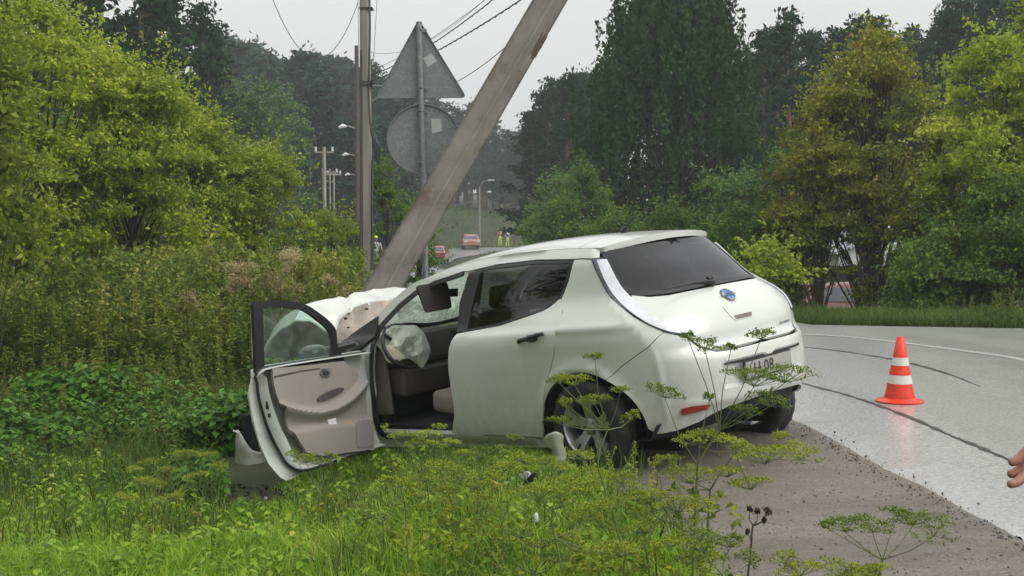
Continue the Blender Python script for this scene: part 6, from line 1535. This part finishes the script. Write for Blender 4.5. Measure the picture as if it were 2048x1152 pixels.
# ---- pale house behind the maples
hx, hy = (1735-1024)/F*50, 50; hz_ = Hs(hx, hy); ho = empty('house', (hx, hy, hz_-.3), (0, 0, .25)); tag(ho, 'pale house with a grey gable roof, almost hidden behind the maples', 'house')
M_HW = pmat('house_wall', (.62, .64, .64), .85, .08, 2); M_HR = pmat('house_roof', (.46, .49, .54), .4, .15, 3)
he = topz(500, 50)-hz_+.3; hr = topz(432, 50)-hz_+.3
m = MB(); m.box((0, 0, he/2), (5.2, 4.5, he)); m.add([(-2.6, -2.25, he), (2.6, -2.25, he), (1.2, -2.25, hr-.15), (-2.6, 2.25, he), (2.6, 2.25, he), (1.2, 2.25, hr-.15)], [(0, 1, 2), (3, 5, 4)]); m.build('wall', M_HW, ho)
m = MB(); 
for sgn, x1 in ((-1, -2.9), (1, 2.9)):
    a = Vector((x1, -2.6, he-.12)); b = Vector((1.2, -2.6, hr)); d = Vector((0, 5.2, 0)); u = Vector((0, 0, .12)); m.add([a, b, b+d, a+d, a+u, b+u, b+d+u, a+d+u], [(0, 1, 2, 3), (4, 5, 6, 7), (0, 1, 5, 4), (1, 2, 6, 5), (2, 3, 7, 6), (3, 0, 4, 7)])
m.build('roof', M_HR, ho)
for wx in (-1.3, .9): m = MB(); m.box((wx, -2.26, he*.62), (.8, .05, .9)); f_ = m.build('window', M_WHITEP, ho); m = MB(); m.box((wx, -2.29, he*.62), (.64, .03, .74)); m.build('pane', M_LENSD, f_)
# ---- torn front bumper corner lying against the open door
qb = P(500, 930, 9.7); gb = Hs(qb.x, qb.y); fb = empty('torn_bumper', (qb.x, qb.y, gb)); tag(fb, 'torn grey-white bumper corner with black liner, lying below the tip of the open door', 'car part')
def sheet_px(pl, Y0, bulge, name, mat, parent, o, seed=3, step=.03, th=.01, yslope=0.0):
    p3 = [P(a, b, Y0) for a, b in pl]; p2 = dens(rounded([(v.x, v.z) for v in p3], .03), step); V2, T = cdt_fill(p2, step); cx, cz = V2.mean(0)
    w_ = np.ptp(V2[:, 0]); y = Y0+bulge*((V2[:, 0]-cx)/w_*2)**2+yslope*(V2[:, 1]-cz)+vnoise(V2[:, 0]+9, V2[:, 1]+9, .12, seed)*.04+np.abs(vnoise(V2[:, 0]+19, V2[:, 1]*.6+9, .045, seed+1))*.05
    ob = link(name, mesh_np(name, np.c_[V2[:, 0]-o.x, y-o.y, V2[:, 1]-o.z], T), mat, parent); md = ob.modifiers.new('s', 'SOLIDIFY'); md.thickness = th; return ob
fo = Vector(fb.location)
M_BUMPW = pmat('bumper_grey_white', (.42, .43, .38), .45, .12, 5, dirt=((.25, .23, .18), 9, .5, .75), coat=.3)
sheet_px([(466, 862), (480, 870), (502, 902), (518, 908), (540, 920), (548, 985), (500, 1005), (470, 1000), (458, 930)], 9.9, .22, 'bumper_skin', M_BUMPW, fb, fo)
sheet_px([(470, 838), (482, 830), (512, 828), (530, 860), (532, 925), (512, 906), (498, 896), (476, 868)], 10.0, .15, 'wheel_liner', M_BLK, fb, fo, 5)
m = MB(); m.tube([P(a, b, 9.9+.1)-fo for a, b in ((466, 862), (474, 864), (486, 884), (500, 900), (516, 909))], .012, 6); m.build('bumper_edge', M_PAINT, fb, 60)
# ---- debris below the rear wheel
def debris(name, pl, Y, mat, label, cat, seed, bulge=.04, ysl=-.3): 
    c = P(*pl[0], Y); o = Vector((c.x, c.y, Hs(c.x, c.y))); t = empty(name, o); tag(t, label, cat); sheet_px(pl, Y, bulge, 'sheet', mat, t, o, seed, .015, .006, ysl); return t
debris('plastic_sheet', [(1084, 880), (1094, 868), (1112, 860), (1128, 870), (1126, 890), (1136, 912), (1130, 938), (1118, 950), (1108, 925), (1106, 900), (1092, 896)], 7.35, pmat('white_film', (.34, .36, .28), .35, .15, 12), 'crumpled whitish plastic lying before the rear wheel', 'debris', 21)
debris('white_fragment', [(1036, 950), (1046, 938), (1064, 948), (1060, 960), (1046, 966)], 7.0, M_WHITEP, 'small white fragment beside the black strip of debris', 'debris', 22, .01)
debris('black_fragment', [(1016, 985), (1026, 978), (1040, 976), (1052, 960), (1064, 944), (1074, 942), (1074, 958), (1056, 968), (1044, 984), (1030, 996), (1018, 994)], 6.95, M_BLK, 'black curved strip of plastic debris in the grass', 'debris', 23, .01)
debris('yellow_leaf_litter', [(978, 968), (984, 960), (992, 964), (1002, 970), (1010, 978), (1000, 984), (984, 982)], 6.9, pmat('yellow_litter', (.60, .45, .10), .6, .2, 60), 'yellowish torn wrapper in the lawn left of the black strip', 'litter', 24, .01)
debris('pale_fragment', [(1066, 1030), (1076, 1026), (1080, 1044), (1070, 1052)], 5.9, M_WHITEP, 'small pale fragment under the flat umbel head', 'debris', 25, .01)
# dirt and broken bits in the trampled patch
def bxy():
    a = random.random()*6.28; r = math.sqrt(random.random()); return -2.1+.85*r*math.cos(a), 8.45+.6*r*math.sin(a)
pebbles(900, bxy, .006, .026, 'churned_soil', pmat('dark_soil', (.03, .022, .016), .9, .5, 14), 'clods of dark churned soil beside the front of the car', zf=H, pw=2)
def cxy():
    a = random.random()*6.28; r = math.sqrt(random.random()); return -1.9+1.3*r*math.cos(a), 8.5+.8*r*math.sin(a)
tag(pebbles(80, cxy, .005, .022, 'broken_bits', pmat('broken_plastic', (.22, .22, .22), .35, .95, 30), 'scattered broken bits of plastic and glass by the front of the car', zf=lambda a, b: H(a, b)+.015, pw=3), None, 'debris')
# ---- people
M_SKIN = pmat('skin', (.36, .17, .12), .5, .12, 30, dirt=((.30, .11, .09), 22, .45, .7)); M_HIV = pmat('hi_vis', (.62, .80, .04), .6, .1, 9); M_CHIP = pmat('chip', (.3, .3, .3), .4, .9, 60); M_CLO = pmat('cloth_grey', (.16, .17, .18), .9, .15, 14); M_CLR = pmat('cloth_rust', (.38, .20, .14), .9, .15, 14); M_CLP = pmat('cloth_pale', (.42, .42, .40), .9, .1, 14); M_HAIR = pmat('hair', (.03, .022, .016), .7, .3, 40)
def skin_mesh(name, verts, edges, rad, mat, parent, sub=1, root=0):
    me = bpy.data.meshes.new(name); me.from_pydata([tuple(v) for v in verts], edges, []); o = bpy.data.objects.new(name, me); COL.objects.link(o)
    md = o.modifiers.new('skin', 'SKIN'); sv = me.skin_vertices[0].data
    for i, r in enumerate(rad): sv[i].radius = (r, r) if not hasattr(r, '__len__') else r; sv[i].use_root = (i == root)
    s_ = o.modifiers.new('sub', 'SUBSURF'); s_.levels = sub; s_.render_levels = sub
    dg = bpy.context.evaluated_depsgraph_get(); dg.update(); m2 = bpy.data.meshes.new_from_object(o.evaluated_get(dg)); bpy.data.objects.remove(o); m2.name = name
    m2.polygons.foreach_set('use_smooth', np.ones(len(m2.polygons), bool)); m2.materials.clear(); return link(name, m2, mat, parent)
def person(loc, yaw, label, top, legs, s=1.0, arms=((.25, .02, 1.15), (.25, .25, 1.1)), arml=None):
    t = empty('person', loc, (0, 0, yaw)); t.scale = (s, s, s); tag(t, label, 'person')
    B = [(0, 0, 1.0), (0, 0, 1.15), (0, 0, 1.38), (0, 0, 1.48), (0, .01, 1.53)]
    sh = [(-.18, 0, 1.41), (.18, 0, 1.41)]
    V = B+[sh[0], (-.26, .0, 1.15), (-.27, .1, .92), sh[1], (.26, 0, 1.15), (.27, .1, .92)]
    E = [(0, 1), (1, 2), (2, 3), (3, 4), (2, 5), (5, 6), (6, 7), (2, 8), (8, 9), (9, 10)]
    skin_mesh('body', V, E, [(.172, .13), (.15, .11), (.17, .11), (.07, .07), (.055, .055), .065, .048, .036, .065, .048, .036], top, t, 1)
    skin_mesh('trousers', [(0, 0, 1.03), (0, 0, .92), (-.095, 0, .76), (-.11, .02, .48), (-.12, -.02, .06), (.095, 0, .76), (.11, .03, .48), (.12, 0, .06)], [(0, 1), (1, 2), (2, 3), (3, 4), (1, 5), (5, 6), (6, 7)], [(.155, .12), (.15, .115), .088, .065, .05, .088, .065, .05], legs, t, 1)
    bm = bmesh.new(); bmesh.ops.create_uvsphere(bm, u_segments=16, v_segments=12, radius=1)
    for v in bm.verts: c = v.co; v.co = Vector((c.x*.078, c.y*.098-.004+(.012 if abs(c.x) < .15 and -.2 < c.z < .1 and c.y > .8 else 0), 1.64+c.z*.118))
    link('head', bm_mesh('head', bm, True), M_SKIN, t)
    bm = bmesh.new(); bmesh.ops.create_uvsphere(bm, u_segments=16, v_segments=10, radius=1)
    for v in bm.verts: c = v.co; v.co = Vector((c.x*.084, c.y*.10-.015, 1.665+max(c.z, -.25)*.108))
    link('hair', bm_mesh('hair', bm, True), M_HAIR, t)
    m = MB()
    for s_ in (-1, 1): m.box((s_*.12, .06, .04), (.09, .27, .08))
    m.build('shoes', M_BLK, t)
    for s_ in (-1, 1): m = MB(); m.tube([(s_*.27, .10, .93), (s_*.27, .13, .86), (s_*.265, .14, .77)], [.03, .042, .02], 7); m.build('hand', M_SKIN, t, 60)
    return t
for px, pb, Y, s, tp, lg, lb in ((1000, 493, 116, 1.0, M_CLR, M_HIV, 'far person in a rust-coloured jacket and lime hi-vis trousers, left of two'), (1015, 495, 114, .95, M_CLP, M_HIV, 'far person in a pale jacket and lime hi-vis trousers, right of two')):
    X = (px-1024)/F*Y; person((X, Y, EYE-(pb-450)/F*Y), .4, lb, tp, lg, s)
X = (752-1024)/F*55; zf_ = topz(519, 55)-1.78; pz = Hs(X, 55); pr_ = person((X, 55, max(pz, zf_)), 0, 'person in pale shirt and lime yellow cap, at the foot of the leaning pole', M_CLP, M_CLO, 1.0)
bm = bmesh.new(); bmesh.ops.create_uvsphere(bm, u_segments=14, v_segments=8, radius=1)
for v in bm.verts: c = v.co; v.co = Vector((c.x*.11, c.y*.12, 1.68+max(c.z, -.1)*.13))
link('cap', bm_mesh('cap', bm, True), M_HIV, pr_)
# ---- the bystander at the right edge: only the finger tips reach into the picture
YH = 1.75
tips = {'upper': P(2010, 928, YH), 'mid': P(2008, 950, YH+.012), 'low': P(2007, 970, YH-.01)}
by = empty('person', (1.56, 1.62, Hs(1.56, 1.62)), (0, 0, math.radians(82))); tag(by, 'bystander at the right edge reaching in with dark reddish fingers', 'person')
BI = (Matrix.Translation(by.location) @ Euler((0, 0, math.radians(82))).to_matrix().to_4x4()).inverted()
wl = lambda v: BI @ Vector(v)
shl = Vector((1.50, 1.82, 1.41+by.location.z)); elb = Vector((1.26, 1.80, 1.20+by.location.z)); wr = tips['mid']+Vector((.175, .0, .035))
wrl = wl(wr)
bodyV = [(0, 0, .95), (0, 0, 1.15), (0, 0, 1.38), (0, 0, 1.48), (0, .01, 1.53), wl(shl), wl(elb), wl(elb.lerp(wr, .80)), (-.17, 0, 1.41), (-.25, 0, 1.15), (-.26, .08, .93)]
dR = (wl(shl)-Vector((0, 0, 1.38)))
skin_mesh('body', bodyV, [(0, 1), (1, 2), (2, 3), (3, 4), (2, 5), (5, 6), (6, 7), (2, 8), (8, 9), (9, 10)], [(.172, .135), (.155, .12), (.17, .11), (.075, .07), (.060, .060), .066, .052, .044, .066, .05, .04], M_CLO, by, 2)
skin_mesh('trousers', [(0, 0, 1.03), (0, 0, .92), (-.095, 0, .76), (-.11, .02, .48), (-.12, -.02, .06), (.095, 0, .76), (.11, .03, .48), (.12, 0, .06)], [(0, 1), (1, 2), (2, 3), (3, 4), (1, 5), (5, 6), (6, 7)], [(.155, .12), (.15, .115), .088, .065, .05, .088, .065, .05], M_UNDER, by, 2)
def head_pt(c, k=1.0):
    x, y, z = c; f = max(0, y)
    w_ = 1-.34*max(0, -z-.15)**1.2; X_ = x*.074*w_*k; Y_ = y*(.098 if y < 0 else .094)*(1-.12*max(0, -z-.2))*k; Z_ = z*.122*k
    if k == 1.0:
        Y_ += .024*math.exp(-((x/.13)**2+((z+.12)/.17)**2))*(y > 0)+.006*math.exp(-(((z-.28)/.10)**2))*f+.008*math.exp(-((x/.3)**2+((z+.50)/.06)**2))*(y > 0)+.010*math.exp(-((x/.35)**2+((z+.85)/.14)**2))*f
        Y_ -= .012*(math.exp(-(((x-.42)/.17)**2+((z-.08)/.11)**2))+math.exp(-(((x+.42)/.17)**2+((z-.08)/.11)**2)))*(y > 0)
    return Vector((X_, Y_, 1.655+Z_))
bm = bmesh.new(); bmesh.ops.create_uvsphere(bm, u_segments=48, v_segments=36, radius=1)
for v in bm.verts: v.co = head_pt(v.co)
hd = link('head', bm_mesh('head', bm, True), M_SKIN, by)
m = MB(); m.tube([(0, -.012, 1.44), (0, -.014, 1.50), (0, -.004, 1.57)], [.062, .054, .052], 14); m.build('neck', M_SKIN, by, 60)
for s_ in (-1, 1):
    m = MB(); m.tube([(s_*.031, .066, 1.665), (s_*.031, .0775, 1.665)], [.010, .007], 10); m.build('eye', M_WHITEP, hd, 60)
    m = MB(); m.tube([(s_*.031, .076, 1.665), (s_*.031, .0785, 1.665)], [.005, .004], 8); m.build('pupil', M_BLK, hd, 60)
    m = MB(); m.tube([(s_*.018, .087, 1.688), (s_*.032, .085, 1.692), (s_*.046, .077, 1.687)], [.003, .004, .002], 6); m.build('eyebrow', M_HAIR, hd, 60)
    m = MB(); m.tube([(s_*.073, -.004, 1.63), (s_*.080, -.010, 1.65), (s_*.080, -.012, 1.672), (s_*.074, -.004, 1.685)], [.008, .013, .013, .007], 8); m.build('ear', M_SKIN, hd, 60)
m = MB(); m.tube([(-.022, .080, 1.592), (0, .088, 1.590), (.022, .080, 1.592)], [.002, .0045, .002], 8); m.build('mouth', pmat('lips', (.26, .09, .08), .5, .1, 20), hd, 60)
bm = bmesh.new(); bmesh.ops.create_uvsphere(bm, u_segments=48, v_segments=30, radius=1)
kill = [v for v in bm.verts if v.co.z < (.42 if v.co.y > .25 else (-.05 if v.co.y > -.25 else -.55))+.05*math.sin(v.co.x*23)]
bmesh.ops.delete(bm, geom=kill, context='VERTS')
for v in bm.verts: v.co = head_pt(v.co, 1.07)+Vector((0, -.004, .004))*1+Vector((random.gauss(0, .0012), random.gauss(0, .0012), random.gauss(0, .0012)))
hob = link('hair', bm_mesh('hair', bm, True), M_HAIR, by); md = hob.modifiers.new('s', 'SOLIDIFY'); md.thickness = .012
m = MB()
for s_ in (-1, 1): m.box((s_*.12, .06, .04), (.09, .27, .08))
m.build('shoes', M_BLK, by)
# hand: forearm, palm and five separate bent fingers
T = tips; k1 = wr+Vector((-.085, .012, .012)); kn = [wr+Vector((-.088, -.004, .024)), wr+Vector((-.092, .004, .006)), wr+Vector((-.088, .010, -.012)), wr+Vector((-.080, .014, -.028))]
hv = [wr+(elb-wr)*.32, wr, wr+Vector((-.03, .004, -.001)), wr+Vector((-.065, .006, 0))]
he_ = [(0, 1), (1, 2), (2, 3)]; hr_ = [.034, (.020, .030), (.016, .036), (.013, .036)]
def finger(root, p1, p2, tip, r):
    i = len(hv); hv.extend([root, p1, p2, tip]); he_.extend([(3, i), (i, i+1), (i+1, i+2), (i+2, i+3)]); hr_.extend([r*1.1, r, r*.92, r*.72])
finger(kn[0], kn[0]+Vector((-.035, -.004, .003)), T['upper']+Vector((.020, 0, .006)), T['upper']+Vector((.005, 0, .001)), .0088)
finger(kn[1], kn[1]+Vector((-.040, 0, -.002)), T['mid']+Vector((.022, .002, .004)), T['mid']+Vector((.005, 0, 0)), .0090)
finger(kn[2], kn[2]+Vector((-.036, .004, -.006)), T['low']+Vector((.024, .006, .003)), T['low']+Vector((.006, 0, 0)), .0086)
finger(kn[3], kn[3]+Vector((-.022, .01, -.012)), kn[3]+Vector((-.034, .014, -.028)), kn[3]+Vector((-.032, .012, -.045)), .0075)
i = len(hv); th0 = wr+Vector((-.02, -.022, .018)); hv += [th0, th0+Vector((-.03, -.012, .014)), th0+Vector((-.055, -.014, .014))]; he_ += [(2, i), (i, i+1), (i+1, i+2)]; hr_ += [.013, .011, .0085]
skin_mesh('hand', [wl(v) for v in hv], he_, hr_, M_SKIN, by, 2, 1)
# ---- the air itself
hzb = bpy.data.meshes.new('haze'); bm = bmesh.new(); add_box(bm, (0, 150, 26), (620, 620, 64)); bm.to_mesh(hzb); bm.free()
hm = bpy.data.materials.new('haze'); hm.use_nodes = True; hn = hm.node_tree; hn.nodes.remove(hn.nodes['Principled BSDF']); pv = hn.nodes.new('ShaderNodeVolumePrincipled')
pv.inputs['Density'].default_value = .0014; pv.inputs['Color'].default_value = (.85, .9, .93, 1); hn.links.new(pv.outputs[0], hn.nodes['Material Output'].inputs['Volume'])
HZ = link('haze', hzb, hm); tag(HZ, 'thin damp haze in the air', 'haze', kind='stuff')
